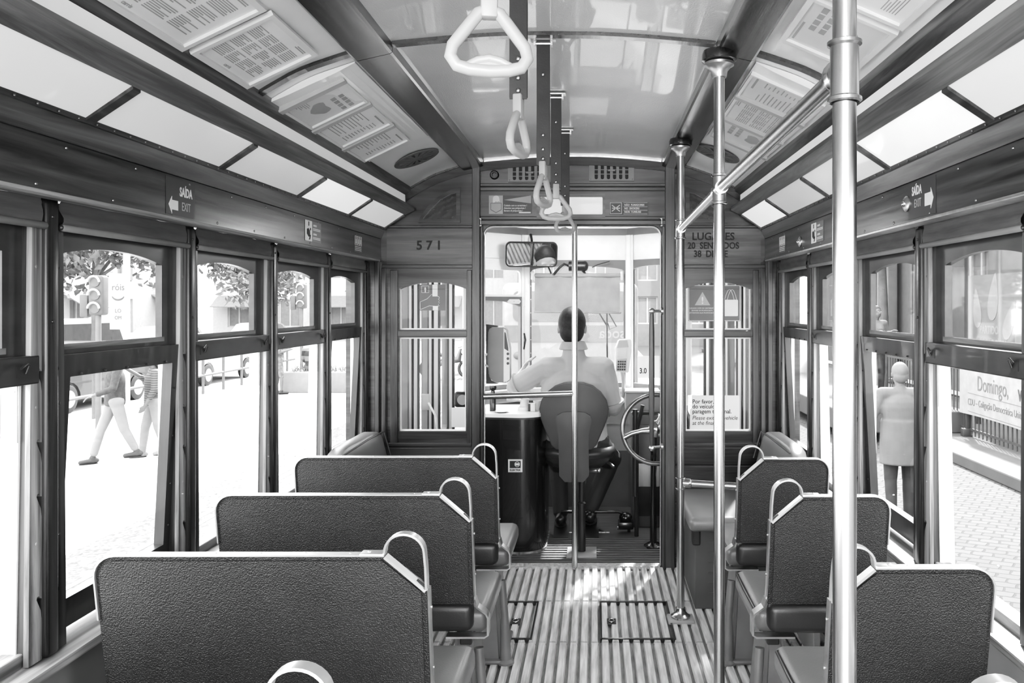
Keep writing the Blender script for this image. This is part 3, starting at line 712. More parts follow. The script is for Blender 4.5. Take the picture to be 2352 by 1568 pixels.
# ================================================================= framed notices and round vents on the ceiling
def ceil_fn(s, h0, h1, y0):        # local u along the car (reading away from the bulkhead or to it), v across; flat chord below the curve
    a = V((XS(s, h0), y0, archs(h0) - .012)); b = V((XS(s, h1), y0, archs(h1) - .012))
    v = (b - a).normalized(); u = V((0, 1, 0)); n = u.cross(v)
    if n.z > 0: n = -n
    return (lambda p: a + u * p.x + v * p.y + n * p.z), (b - a).length
def notice(s, h0, h1, y0, y1, lab, style, frame=PLASW, papermat=PAPER, hold=None):
    fn, L = ceil_fn(s, h0, h1, y0); w = y1 - y0
    if s > 0:
        f0 = fn; fn = lambda p: f0(V((w - p.x, p.y, p.z)))
    t = thing('framed_notice', lab, 'notice', fn(V((w / 2, L / 2, 0))))
    e = .016 if hold is None else .010
    bm = NB(); plate(bm, [rrect(0, w, 0, L), rrect(e, w - e, e, L - e)], .014, fn, -.004); obj('frame', bm, frame, t, smooth=False)
    bm = NB(); plate(bm, [rrect(e - .002, w - e + .002, e - .002, L - e + .002)], .002, fn); obj('sheet', bm, papermat, t, smooth=False)
    bm = NB(); rnd = random.Random(lab)
    iw, il = w - 2 * e, L - 2 * e
    def bar(x0, x1, v0, v1): plate(bm, [rrect(e + x0 * iw, e + x1 * iw, e + v0 * il, e + v1 * il)], .001, fn, .002)
    if style == 'columns':       # dense print: four columns of three blocks, lines along the car
        for col in range(4):
            for bnd in range(3):
                for ln in range(7):
                    v = .14 + bnd * .25 + ln * .030
                    bar(.07 + col * .22, .07 + col * .22 + .19 * rnd.choice((1, 1, 1, .9, .5)), v, v + .013)
        bar(.72, .93, .915, .93); bar(.74, .93, .945, .96)
        if s < 0: letters(bm, 'carris', .016, lambda p: fn(p + V((e + iw * .42, e + il * .03, .002))), bold=.0003)
    elif style == 'map':
        for i in range(6): bar(.08, .12 + .2 * rnd.random() + .05, .12 + i * .035, .13 + i * .035)
        for i in range(4): bar(.40 + i * .14, .51 + i * .14, .62, .70); bar(.40 + i * .14, .51 + i * .14, .76, .84)
        plate(bm, [[(e + iw * (.55 + .22 * math.cos(a)), e + il * (.38 + .14 * math.sin(a) * (1 + .3 * math.sin(3 * a)))) for a in [i * PI / 8 for i in range(16)]]], .001, fn, .002)
        bar(.06, .5, .92, .95)
    else:
        for ln in range(11): bar(.10, .10 + rnd.uniform(.25, .55), .14 + ln * .062, .155 + ln * .062); bar(.70, .70 + rnd.uniform(.08, .2), .14 + ln * .062, .155 + ln * .062)
        bar(.5, .92, .90, .93)
    obj('print', bm, INKG, t, smooth=False)
    if hold:
        bm = NB(); plate(bm, [rrect(-.010, .022, -.004, L + .004)], .018, fn, -.002); obj('holder_lip', bm, PLASG, t, smooth=False)
    return t
notice(-1, .928, .712, 1.52, 2.03, 'large framed sheet of fine print on the left ceiling, cut by the top edge', 'columns')
notice(-1, .922, .708, 2.06, 2.395, 'framed sheet of fine print on the left ceiling, before the cross rib', 'columns')
# curved backing board of the three plastic holders
for s, lab, y0, y1 in ((-1, 'curved white board behind three plastic notice holders on the left ceiling', 2.58, 3.70), (1, 'curved white board behind three plastic notice holders on the right ceiling', 2.58, 3.68)):
    bm = NB(); prev = None
    for i in range(13):
        h = (.95 - .30 * i / 12); ring = [bm.verts.new((XS(s, h), y, archs(h) + dz)) for y, dz in ((y0, -.006 - .02 * math.sin(PI * i / 12)), (y1, -.006), (y1, -.002), (y0, -.002))]
        if prev:
            for k in range(4): bm.faces.new((prev[k], prev[(k + 1) % 4], ring[(k + 1) % 4], ring[k]))
        prev = ring
    single('notice_board', bm, CEIL, lab, 'board', smooth=False)
notice(-1, .925, .714, 2.655, 2.945, 'notice with dark boxed diagrams in the left ceiling holder nearest the camera', 'map', hold=1, papermat=PAPERG)
notice(-1, .925, .714, 2.965, 3.30, 'fine printed notice in the middle left ceiling holder', 'list', hold=1)
notice(-1, .925, .716, 3.315, 3.62, 'timetable in the left ceiling holder nearest the bulkhead', 'list', hold=1)
notice(1, .885, .665, 1.98, 2.30, 'framed map on the right ceiling behind the big pole', 'map', papermat=PAPERG)
notice(1, .885, .665, 1.55, 1.95, 'framed poster on the right ceiling, cut by the top edge', 'map')
notice(1, .90, .652, 2.66, 2.945, 'printed list in the right ceiling holder nearest the camera', 'list', hold=1, papermat=PAPERG)
notice(1, .90, .652, 2.965, 3.28, 'printed timetable in the middle right ceiling holder', 'columns', hold=1, papermat=PAPERG)
notice(1, .90, .66, 3.295, 3.60, 'printed leaflet in the right ceiling holder nearest the bulkhead', 'map', hold=1, papermat=PAPERG)
for s, y, lab in ((-1, 4.02, 'dark round slotted ceiling vent on the left near the bulkhead'), (1, 3.97, 'dark round slotted ceiling vent on the right near the bulkhead')):
    h = .775 if s < 0 else .735; o = V((XS(s, h), y, archs(h) - .006)); dh = V((XS(s, h - .05) - XS(s, h + .05), 0, archs(h - .05) - archs(h + .05))).normalized(); n = V((0, 1, 0)).cross(dh)
    if n.z > 0: n = -n
    fn = lambda p: o + V((0, 1, 0)) * p.x + dh * p.y + n * p.z
    t = thing('ceiling_vent', lab, 'vent', o)
    bm = NB(); slots = []
    for i in range(14):
        a = 2 * PI * i / 14; ca, sa = math.cos(a), math.sin(a)
        slots.append([(ca * r - sa * q, sa * r + ca * q) for r, q in ((.030, -.0025), (.095, -.009), (.095, .009), (.030, .0025))])
    plate(bm, [circ(0, 0, .118, 36)] + slots, .005, fn, .002); obj('slotted_disc', bm, DISC, t, smooth=False)
    bm = NB(); plate(bm, [circ(0, 0, .115, 30)], .001, fn); obj('dark_backing', bm, RUBBER, t, smooth=False)
# ================================================================= bench seats
PEDM = mk('pedestal_grey', .13, .4, var=.2, vs=6)
def make_seat(xa, xw, yt, lab, grp, sgn, zt):
    """xa aisle edge, xw wall edge, yt depth of the top edge; sgn -1 left of the aisle, +1 right"""
    zb = .545; lean = .16                      # back leans towards the rider behind at the top
    dirx = -1 if xw < xa else 1; Wd = abs(xw - xa)
    t = thing('passenger_bench', lab, 'seat', (xa + dirx * Wd / 2, yt + .3, 0), grp)
    def bk(p):     # u from aisle edge outwards, v height, w towards the camera side
        return V((xa + dirx * p.x, yt + (zt - p.y) * lean - p.z, p.y))
    ch = .096; rc = .055
    out = [(0, zb), (0, zt - .082), (ch, zt)] + [(Wd - rc + rc * math.sin(a), zt - rc + rc * math.cos(a)) for a in [i * PI / 12 for i in range(7)]] + [(Wd, zb)]
    bm = NB(); plate(bm, [out], .016, bk, -.016); e = [x for x in bm.edges]
    obj('back_shell', bm, LEATH, t, ang=30)
    ins = [(.012, zb + .012), (.012, zt - .088), (ch + .004, zt - .012)] + [(Wd - rc + (rc - .012) * math.sin(a), zt - rc + (rc - .012) * math.cos(a)) for a in [i * PI / 12 for i in range(7)]] + [(Wd - .012, zb + .012)]
    bm = NB(); plate(bm, [ins], .006, bk, 0.0); bmesh.ops.remove_doubles(bm, verts=bm.verts, dist=1e-5); obj('rear_panel', bm, LEATH, t, ang=30)
    # padded front of the back
    bm = NB(); n = 10; rows = []
    box(bm, 0, 1, 0, 1, 0, 1, .12, 3)
    for v in bm.verts:
        p = v.co.copy(); v.co = bk(V((.015 + p.x * (Wd - .03), zb + .0 + p.y * (zt - zb - .035), -.016 - p.z * .055)))
    # bevel the aisle corner
    for v in bm.verts:
        d = (v.co.x - xa) * dirx; lim = zt - .105 + d * .85
        if v.co.z > lim: v.co.z = lim; v.co.y = min(v.co.y, yt + (zt - lim) * lean + .075)
    obj('back_cushion', bm, LEATS, t, ang=50)
    # bright metal edging along the top and round the outer corner
    rim = [bk(V((u, v, .0))) for u, v in [(ch, zt)] + [(Wd - rc + rc * math.sin(a), zt - rc + rc * math.cos(a)) for a in [i * PI / 12 for i in range(7)]] + [(Wd, zt - .16)]]
    bm = NB(); strap(bm, [p + V((0, .006, .001)) for p in rim], (0, 1, -lean * 0), .026, .004)
    for i in range(int(Wd / .1)): ell(bm, bk(V((ch + .08 + i * .105, zt + .0025, -.008))), (.004, .003, .002), 8)
    obj('top_edging', bm, ALU, t, ang=30)
    # grab loop over the cut aisle corner
    R = .046; cx = R + .002; cz = zt + .008
    lp = [(ch - .002, zt + .001)] + [(cx + R * math.cos(a) * 1.0, cz + R * .98 * math.sin(a)) for a in [i * PI / 14 for i in range(0, 15)]] + [(.0, zt - .03), (.0, zt - .084)]
    lp = [(.1, zt + .0)] + lp[1:]
    bm = NB(); strap(bm, [bk(V((u, v, -.004))) for u, v in lp], (0, 1, 0), .026, .005)
    strap(bm, [bk(V((u, v, -.004))) for u, v in ((.002, zt - .086), (.03, zt - .060), (.065, zt - .028), (ch - .002, zt - .002))], (0, 1, 0), .028, .006)
    box(bm, *sorted((xa + dirx * (ch - .002), xa + dirx * (ch + .055))), yt - .012, yt + .022, zt - .001, zt + .007, .002)
    ell(bm, bk(V((ch + .035, zt + .008, -.005))), (.005, .005, .003), 8)
    obj('grab_loop', bm, ALU, t, ang=30)
    # flat bar down the aisle edge with the elbow that carries the cushion
    yb_ = yt + (zt - zb) * lean
    pts = [bk(V((-.004, zt - .08, -.008))), bk(V((-.004, zb + .06, -.008))), bk(V((-.006, zb + .02, -.008))), V((xa - dirx * .012, yb_ + .02, zb - .012)), V((xa - dirx * .040, yb_ + .025, zb - .035)), V((xa - dirx * .046, yb_ + .028, zb - .05)), V((xa - dirx * .046, yb_ + .028, zb - .105)), V((xa - dirx * .035, yb_ + .028, zb - .112)), V((xa + dirx * .09, yb_ + .028, zb - .112))]
    bm = NB(); strap(bm, pts[:3], (0, 1, 0), .022, .005); strap(bm, pts[2:], (0, 1, 0), .04, .006)
    for z in (zt - .13, zb + .1): ell(bm, bk(V((-.008, z, -.008))), (.003, .004, .004), 8)
    obj('side_bar', bm, STEEL, t, ang=30)
    # seat cushion with rolled rear edge
    x0, x1 = sorted((xa - dirx * .042, xw - dirx * .005))
    bm = NB(); box(bm, x0 + .012, x1, yb_ + .045, yb_ + .45, zb - .115, zb - .035, .028, 4)
    obj('seat_cushion', bm, LEATG, t, ang=60)
    bm = NB(); tube(bm, [(x0 + .014, yb_ + .08, zb - .045), (x0 + .012, yb_ + .25, zb - .043), (x0 + .016, yb_ + .41, zb - .045), (x0 + .05, yb_ + .446, zb - .05), (x1 - .05, yb_ + .446, zb - .05)], .005, 8); obj('piping', bm, LEATS, t)
    bm = NB(); box(bm, *sorted((xa + dirx * .004, xw - dirx * .004)), yb_ + .004, yb_ + .07, zb - .10, zb - .004, .026, 4)
    for v in bm.verts: v.co.y -= .010 * math.sin((v.co.x - x0) * 5)
    obj('rear_roll', bm, LEATS, t, ang=60)
    # cast pedestal by the aisle, rail underneath, wall bracket
    bm = NB(); px_ = xa + dirx * .05
    hexa(bm, [(px_ - .055, yb_ + .10, .016), (px_ + .055, yb_ + .10, .016), (px_ + .055, yb_ + .36, .016), (px_ - .055, yb_ + .36, .016)], [(px_ - .03, yb_ + .12, .40), (px_ + .03, yb_ + .12, .40), (px_ + .03, yb_ + .30, .40), (px_ - .03, yb_ + .30, .40)])
    bmesh.ops.bevel(bm, geom=list(bm.edges), offset=.014, segments=2, affect='EDGES')
    box(bm, px_ - .07, px_ + .07, yb_ + .08, yb_ + .40, .013, .032, .008); obj('pedestal', bm, PEDM, t, ang=40)
    bm = NB(); tube(bm, [(px_ - dirx * .05, yb_ + .13, .35), (px_ - dirx * .065, yb_ + .11, .2), (px_ - dirx * .07, yb_ + .10, .02)], [.016, .016, .024], 12); lathe(bm, [(.034, 0), (.034, .010), (.022, .02)], (px_ - dirx * .07, yb_ + .10, .013)); obj('leg', bm, PEDM, t)
    bm = NB(); box(bm, *sorted((xa + dirx * .0, xw)), yb_ + .14, yb_ + .30, .40, .428, .004); box(bm, *sorted((xa + dirx * .02, xa + dirx * .06)), yb_ + .1, yb_ + .14, .37, .43, .004); obj('under_rail', bm, DARKM, t, smooth=False)
    bm = NB(); box(bm, *sorted((xw - dirx * .02, xw + dirx * .01)), yb_ + .1, yb_ + .35, .016, .40, .004); obj('wall_leg', bm, GREYP, t, smooth=False)
    return t
rows = (('nearest the camera, mostly below the frame', 1.19), ('third row from the front', 1.85), ('second row from the front', 2.51), ('front row', 3.17))
xws = (-1.15, -1.168, -1.20, -1.20)
zls = (.92, .928, .911, .904); zrs = (.90, .899, .907, .897)
for i, (rn, y) in enumerate(rows):
    make_seat(-.395, xws[i], y, 'black leather double tram seat left of the aisle, ' + rn, 'double seats left of the aisle', -1, zls[i])
for i, (rn, y) in enumerate(rows):
    make_seat((.553, .553, .556, .572)[i], .93, y, 'black leather single tram seat right of the aisle, ' + rn, 'single seats right of the aisle', 1, zrs[i])
# side benches against the walls by the bulkhead
def bench(s, lab):
    t = thing('side_bench', lab, 'bench', (XS(s, .95), 4.2, 0))
    y0, y1 = (3.86, 4.50) if s > 0 else (3.80, 4.50)
    hf = .585 if s > 0 else .66
    bm = NB(); box(bm, *sorted((XS(s, hf), XS(s, 1.12))), y0, y1, .405, .475, .028, 4)
    for v in bm.verts:
        if v.co.z > .44: v.co.z += .012 * math.sin((v.co.y - y0) / (y1 - y0) * PI)
    obj('seat_cushion', bm, LEATG, t, ang=60)
    bm = NB(); zz = .46
    box(bm, 0, 1, y0 - .06, y1 - .02, 0, 1, .15, 4)
    for v in bm.verts:
        p = v.co.copy(); z = zz + p.z * .355; h = (1.135 + .02 * p.z) - (1 - p.x) * (.16 - .075 * p.z)
        d = min(1, (y1 - .02 - p.y) / .09); v.co = V((XS(s, h), p.y, z - .0 * d))
    obj('back_cushion', bm, LEATG, t, ang=60)
    bm = NB(); tube(bm, [(XS(s, 1.06), y0 - .05, .80), (XS(s, 1.05), (y0 + y1) / 2, .812), (XS(s, 1.06), y1 - .03, .80), (XS(s, 1.02), y1 - .022, .65)], .005, 8); obj('piping', bm, LEATS, t)
    bm = NB(); box(bm, *sorted((XS(s, hf + .035), XS(s, 1.15))), y0 + .06, y1 - .02, .012, .405, .005)
    for k in range(6): box(bm, XS(s, hf + .1 if s > 0 else hf + .3), XS(s, hf + .22 if s > 0 else hf + .18), y0 + .057, y0 + .062, .09 + k * .05, .095 + k * .05)
    obj('heater_box', bm, DGREY, t, smooth=False)
    bm = NB(); box(bm, *sorted((XS(s, hf + .02), XS(s, hf + .06))), y0 + .04, y0 + .09, .33, .405, .008); obj('corner_bracket', bm, DARKM, t, smooth=False)
bench(-1, 'grey leather side bench against the left wall beside the bulkhead'); bench(1, 'grey leather side bench against the right wall behind the low rail')

# ================================================================= poles and rails
def flange(bm, x, y, z, up):
    k = -1 if up else 1
    lathe(bm, [(.046, 0), (.046, k * .008), (.036, k * .014), (.026, k * .026), (.0225, k * .045)], (x, y, z), 'z', 28)
poles = [(.3845, 1.23, .0182, 'thick polished steel pole nearest the camera, right of the aisle'), (.385, 2.48, .0172, 'polished steel pole in the middle of the three right of the aisle'), (.403, 3.78, .0182, 'polished steel pole standing on a floor flange beside the side bench')]
for x, y, r, lab in poles:
    zt = archs(x - XC) - .034
    t = thing('grab_pole', lab, 'pole', (x, y, 0))
    bm = NB(); lathe(bm, [(r, .014), (r, zt - .03)], (x, y, 0), 'z', 32, False); obj('tube', bm, CHROME, t)
    bm = NB(); flange(bm, x, y, zt - .035, True); tp = obj('top_flange', bm, STEEL, t)
    bm = NB(); lathe(bm, [(.050, 0), (.054, -.012), (.054, -.030), (.044, -.034)], (x, y, zt + .002), 'z', 28); obj('wooden_block', bm, WD, tp)
    bm = NB(); flange(bm, x, y, .03, False); bt = obj('floor_flange', bm, CHROME, t)
    bm = NB(); box(bm, x - .062, x + .062, y - .045, y + .045, .008, .03, .006); obj('base_block', bm, GREYP, bt)
    bm = NB(); zc = 1.87; lathe(bm, [(r + .004, zc - .048), (r + .008, zc - .046), (r + .008, zc - .041), (r + .0035, zc - .038), (r + .0035, zc + .038), (r + .008, zc + .041), (r + .008, zc + .046), (r + .004, zc + .048)], (x, y, 0), 'z', 32, False)
    obj('collar', bm, CHROME, t)
    if y == 3.78:
        bm = NB(); lathe(bm, [(r + .004, .635), (r + .006, .637), (r + .006, .640), (r + .003, .642), (r + .003, .685), (r + .006, .687), (r + .006, .69), (r + .004, .692)], (x, y, 0), 'z', 32, False)
        obj('collar', bm, CHROME, t)
t = thing('overhead_rail', 'long polished steel rail joining the three poles overhead', 'rail', (.39, 2.5, 1.87))
bm = NB(); tube(bm, [(.3845, 1.25, 1.872), (.385, 2.46, 1.87)], .0165, 24); tube(bm, [(.385, 2.50, 1.868), (.403, 3.76, 1.868)], .0165, 24); obj('tube', bm, CHROME, t)
bm = NB(); tube(bm, [(.3845, 1.245, 1.872), (.3845, 1.285, 1.872)], .021, 20); ell(bm, (.3845, 1.262, 1.872), (.026, .018, .026)); obj('joint', bm, CHROME, t); bm = NB(); tube(bm, [(.385, 2.43, 1.87), (.385, 2.53, 1.868)], .0205, 20); obj('joint', bm, CHROME, t); bm = NB(); tube(bm, [(.403, 3.73, 1.868), (.403, 3.765, 1.868)], .0205, 20); obj('joint', bm, CHROME, t)
t = thing('low_rail', 'short polished rail from the flanged pole across the side bench', 'rail', (.53, 3.75, .66))
bm = NB(); tube(bm, [(.42, 3.78, .665), (.70, 3.70, .665)], .0165, 20); obj('tube', bm, CHROME, t)
bm = NB(); tube(bm, [(.418, 3.78, .665), (.446, 3.772, .665)], .0215, 20); ell(bm, (.446, 3.772, .665), (.012, .022, .022)); obj('joint', bm, CHROME, t)
t = thing('doorway_pole', 'slim polished pole in the middle of the doorway behind the driver', 'pole', (P(1320, 1300, YB - .03).x, YB - .03, 0))
xp = P(1320, 1300, YB - .03).x
bm = NB(); lathe(bm, [(.0165, .019), (.0165, W(516))], (xp, YB - .03, 0), 'z', 28); obj('tube', bm, CHROME, t)
bm = NB(); tube(bm, [(U(1113), YB - .03, W(909)), (xp - .014, YB - .03, W(902))], .0165, 20); ell(bm, (xp - .022, YB - .049, W(902)), (.005, .003, .005), 10); obj('cross_bar', bm, CHROME, t)
# upright grab handle on the right door post
t = thing('doorway_grab_bar', 'dark upright grab handle with ball ends on the right door post', 'handle', (U(1495), YB - .06, W(1027)))
bm = NB(); tube(bm, [(U(1495), YB - .065, W(720)), (U(1495), YB - .065, W(760)), (U(1495), YB - .065, W(900)), (U(1495), YB - .065, W(1020))], [.0125, .0155, .0165, .0125], 16); obj('grip', bm, WZ, t)
bm = NB()
for yy in (714, 1024):
    ell(bm, (U(1495), YB - .065, W(yy)), (.019, .019, .019), 16); tube(bm, [(U(1495), YB - .065, W(yy)), (U(1519), YB - .02, W(yy))], .0085, 12); lathe(bm, [(.02, 0), (.02, .012)], (U(1519) - .004, YB - .02, W(yy)), 'x', 16)
obj('ball_bracket', bm, STEEL, t)

# ================================================================= hanging straps
def strap_handle(x, y, rot, zt, zl, lab, big=1.0):
    zc = archs(x - XC)
    t = thing('hanging_strap', lab, 'strap', (x, y, zc), 'hanging straps along the ceiling')
    bm = NB(); strap(bm, [(x, y, zc - .01), (x + .0005, y, (zc + zl) / 2), (x, y, zl)], (1, 0, 0), .043, .006)
    strap(bm, [(x, y - .005, zl + .22), (x, y - .006, zl - .005)], (1, 0, 0), .041, .004); obj('leather_band', bm, STRAP, t, smooth=False)
    for z in (zl + .015, zl + .045, zl + .09, zc - .12):
        bm = NB(); ell(bm, (x, y - .009, z), (.0058, .003, .0058), 12); obj('rivet', bm, SCREW, t)
    bm = NB(); box(bm, x - .040, x + .040, y - .02, y + .02, zc - .010, zc - .003, .002); box(bm, x - .030, x - .024, y - .012, y + .012, zc - .028, zc - .006); box(bm, x + .024, x + .030, y - .012, y + .012, zc - .028, zc - .006); tube(bm, [(x - .03, y, zc - .02), (x + .03, y, zc - .02)], .005, 10); obj('ceiling_bracket', bm, STEEL, t, ang=30)
    # pale triangular handle
    ca, sa = math.cos(rot), math.sin(rot); big *= 1.0
    def hp(u, v, w=0): return V((x + u * ca - w * sa, y + u * sa + w * ca, zl + .008 + v))
    bm = NB()
    box(bm, -.013, .013, -.011, .011, -.06, .0, .004)
    for v in bm.verts: v.co = hp(v.co.x, v.co.z, v.co.y)
    ob = obj('socket', bm, PLASG, t)
    k = big
    out = [(0, -.045), (.016, -.052), (.036, -.078), (.055, -.103), (.0585, -.119), (.049, -.133), (.030, -.138), (0, -.140), (-.030, -.138), (-.049, -.133), (-.0585, -.119), (-.055, -.103), (-.036, -.078), (-.016, -.052)]
    bm = NB(); tube(bm, [hp(u * k, v * k) for u, v in out], .0098, 14, True)
    tube(bm, [hp(u * k, v * k) for u, v in ((-.036, -.134), (-.018, -.124), (0, -.120), (.018, -.124), (.036, -.134))], .006, 10)
    tube(bm, [hp(u * k, v * k) for u, v in ((-.03, -.133), (0, -.128), (.03, -.133))], .006, 8)
    obj('handle_ring', bm, PLASG, t)
strap_handle(-.163, 1.22, .15, 2.3, 2.000, 'pale triangular strap handle hanging nearest the camera, face on', 1.0)
strap_handle(-.182, 1.88, 1.32, 2.3, 1.999, 'pale triangular strap handle second from the camera, seen edge on')
strap_handle(-.167, 2.54, 1.25, 2.3, 1.960, 'pale triangular strap handle third from the camera, edge on above the doorway')
strap_handle(-.159, 3.20, .12, 2.3, 1.988, 'pale triangular strap handle fourth from the camera, face on')
strap_handle(-.148, 3.86, .75, 2.3, 1.994, 'pale triangular strap handle farthest from the camera, half turned')
# ================================================================= driver's platform
YC = YB + .05; YF = 5.98
bm = NB(); box(bm, XC - 1.25, XC + 1.25, YC - .02, 6.05, -.06, .0)
CF = struct('floor_platform', bm, SLATC)
bm = NB()
for k in range(11):
    y = YC + .05 + k * .045; box(bm, U(1130), U(1530), y, y + .022, 0, .009, .002)
struct('floor_platform_slats', bm, SLATC, CF, smooth=False)
# ceiling of the platform
bm = NB(); box(bm, XC - 1.25, XC + 1.25, YC, 6.2, 2.10, 2.14)
for k in range(12): box(bm, XC - .9, XC + .9, YC + .1 + k * .11, YC + .11 + k * .11, 2.092, 2.10)
struct('ceiling_platform', bm, CREAM, smooth=False)
# plan of the front: corner posts (x, y)
FP = [(-1.13, 5.10), (-.90, 5.62), (P(1208, 0, 5.98).x, 5.98), (P(1446, 0, 5.98).x, 5.98), (2 * XC + .90, 5.62), (2 * XC + 1.13, 5.10)]
def wall_panel(bm, a, b, z0, z1, t0=-.02, t1=.02, u0=0, u1=1):
    a, b = V((*a, 0)), V((*b, 0)); d = (b - a); n = V((-d.y, d.x, 0)).normalized()
    p, q = a + d * u0, a + d * u1
    hexa(bm, [p + n * t0 + V((0, 0, z0)), q + n * t0 + V((0, 0, z0)), q + n * t1 + V((0, 0, z0)), p + n * t1 + V((0, 0, z0))], [p + n * t0 + V((0, 0, z1)), q + n * t0 + V((0, 0, z1)), q + n * t1 + V((0, 0, z1)), p + n * t1 + V((0, 0, z1))])
for i, nm in enumerate(('wall_left_platform', 'wall_front_left', 'wall_front_centre', 'wall_front_right', 'wall_right_platform')):
    a, b = FP[i], FP[i + 1]
    if i in (0, 4): continue
    bm = NB(); wall_panel(bm, a, b, -.05, .42); struct(nm, bm, DGREY, smooth=False)
    bm = NB(); wall_panel(bm, a, b, .42, .62); wall_panel(bm, a, b, .62, .80, -.03); struct(nm, bm, GREYP, smooth=False)
    bm = NB(); wall_panel(bm, a, b, .80, .885, -.06, .02); wall_panel(bm, a, b, .87, .895, -.10, .02); struct('trim_20', bm, CREAM, smooth=False)
    bm = NB(); wall_panel(bm, a, b, 1.845, 2.03); struct(nm, bm, WHITEP, smooth=False)
    bm = NB(); wall_panel(bm, a, b, 2.03, 2.08, -.05); struct('trim_21', bm, mk('mid_grey', .14, .5), smooth=False)
# dark arched window frames, panes
def plan_fn(a, b, w=0):
    a, b = V((*a, 0)), V((*b, 0)); d = (b - a).normalized(); n = V((d.y, -d.x, 0))     # n towards the saloon for left-to-right runs
    return (lambda p: a + d * p.x + V((0, 0, p.y)) + n * (p.z + w)), (b - a).length
GF = mk('frame_grey', .15, .5, var=.15)
wn2 = 13
for i in (1, 2, 3):
    fn, L = plan_fn(FP[i], FP[i + 1])
    r = sempty('window_%d' % wn2, (FP[i][0], FP[i][1], .9)); wn2 += 1
    m0 = .045 if i == 2 else .05
    zt, zs = 1.80, 1.765
    if i == 1:      # divided window: fixed top light and hinged lower sash
        bm = NB(); plate(bm, [rrect(0, L, .89, 1.57), [(.05, .93), (L - .075, .93), (L - .075, 1.50), (L * .6, 1.535), (.05, 1.545)]], .03, fn); obj('lower_sash', bm, GF, r, smooth=False)
        bm = NB(); plate(bm, [rrect(0, L, 1.57, 1.85), rrect(.04, L - .07, 1.585, 1.765, .03)], .02, fn); obj('top_light', bm, WHITEP, r, smooth=False)
        bm = NB(); plate(bm, [[(L - .2, 1.535), (L - .18, 1.518), (L - .09, 1.518), (L - .075, 1.535), (L - .09, 1.552), (L - .18, 1.552)]], .004, fn, .03); plate(bm, [rrect(L - .065, L - .035, 1.50, 1.56)], .006, fn, .03)
        for u in (L - .175, L - .14, L - .10): ell(bm, fn(V((u, 1.535, .036))), (.004, .004, .004), 8)
        h = obj('hinge_plate', bm, PLASW, r, smooth=False)
        bm = NB(); tube(bm, [fn(V((L - .05, 1.18, .035))), fn(V((L - .045, 1.25, .05))), fn(V((L - .05, 1.30, .04)))], .007, 8); obj('window_catch', bm, DARKM, r)
    else:
        am = [(L - m0, zs)] + [(L / 2 + (L / 2 - m0) * math.cos(t), zs + (zt - zs) * math.sin(t)) for t in [j * PI / 12 for j in range(1, 12)]] + [(m0, zs)]
        bm = NB(); plate(bm, [rrect(0, L, .89, 1.845), [(m0, .93), (L - m0, .93)] + am], .03, fn)
        obj('sash', bm, GF, r, smooth=False)
        bm = NB()
        for z in [.95 + .1 * j for j in range(9)]: ell(bm, fn(V((m0 - .006, z, .032))), (.004, .004, .004), 6)
        obj('screw', bm, PLASW, r)
    bm = NB(); quad(bm, [fn(V(q)) for q in ((.03, .91, .012), (L - .03, .91, .012), (L - .03, 1.84, .012), (.03, 1.84, .012))]); obj('pane', bm, GLASSR, r, smooth=False)
for i in (1, 2, 3, 4):     # posts between the front windows
    bm = NB(); w = .036
    lathe(bm, [(w, .88), (w, 2.04)], (FP[i][0], FP[i][1] - .02, 0), 'z', 8); 
    if i in (2, 3): box(bm, FP[i][0] - .006 + (.018 if i == 3 else -.018), FP[i][0] + .006 + (.018 if i == 3 else -.018), FP[i][1] - .066, FP[i][1] - .05, .88, 2.04)
    struct('pillar_front', bm, WHITEP, smooth=False)
# folding side doors of the platform: cream leaves with black rubber edges
def leaf(root, a, b, glass_lo=.42):
    a, b = V((*a, 0)), V((*b, 0)); d = (b - a).normalized(); n = V((d.y, -d.x, 0)); L = (b - a).length
    fn = lambda p: a + d * p.x + V((0, 0, p.y)) + n * p.z
    bm = NB(); plate(bm, [rrect(0, L, .30, 1.98), rrect(.085, L - .085, .62, 1.80, .05)], .034, fn); p1 = obj('door_leaf', bm, CREAM, root, smooth=False)
    bm = NB(); plate(bm, [rrect(.07, L - .07, .55, 1.81, .05), rrect(.095, L - .095, .64, 1.78, .05)], .042, fn, -.004); obj('rubber_gasket', bm, DGREY, p1, smooth=False)
    bm = NB(); plate(bm, [rrect(0, L, .08, .30)], .036, fn); obj('kick_plate', bm, DGREY, p1, smooth=False)
    bm = NB(); plate(bm, [rrect(L - .02, L, .08, 1.98)], .05, fn, -.008); obj('edge_rubber', bm, RUBBER, p1, smooth=False)
    bm = NB(); quad(bm, [fn(V(q)) for q in ((.08, .6, .017), (L - .08, .6, .017), (L - .08, 1.8, .017), (.08, 1.8, .017))]); obj('pane', bm, GLASS, p1, smooth=False)
for s, lab in ((-1, 1), (1, 2)):
    r = sempty('door_%d' % lab, (XS(s, 1.03), 5.0, .1))
    pts = [(XS(s, 1.10), 4.68), (XS(s, 1.05), 5.00), (XS(s, .985), 5.30), (XS(s, .89), 5.56)]
    for a, b in zip(pts, pts[1:]): leaf(r, a, b)
    bm = NB(); box(bm, *sorted((XS(s, 1.08), XS(s, 1.20))), YC, YC + .06, 0, 2.1); obj('door_jamb', bm, WHITEP, r, smooth=False)
    bm = NB(); 
    for a, b in zip(pts, pts[1:]): wall_panel(bm, a, b, 1.98, 2.10)
    obj('door_head', bm, CREAM, r, smooth=False)
    bm = NB()
    for a, b in zip(pts, pts[1:]): wall_panel(bm, a, b, -.35, .08)
    obj('door_sill', bm, DGREY, r, smooth=False)
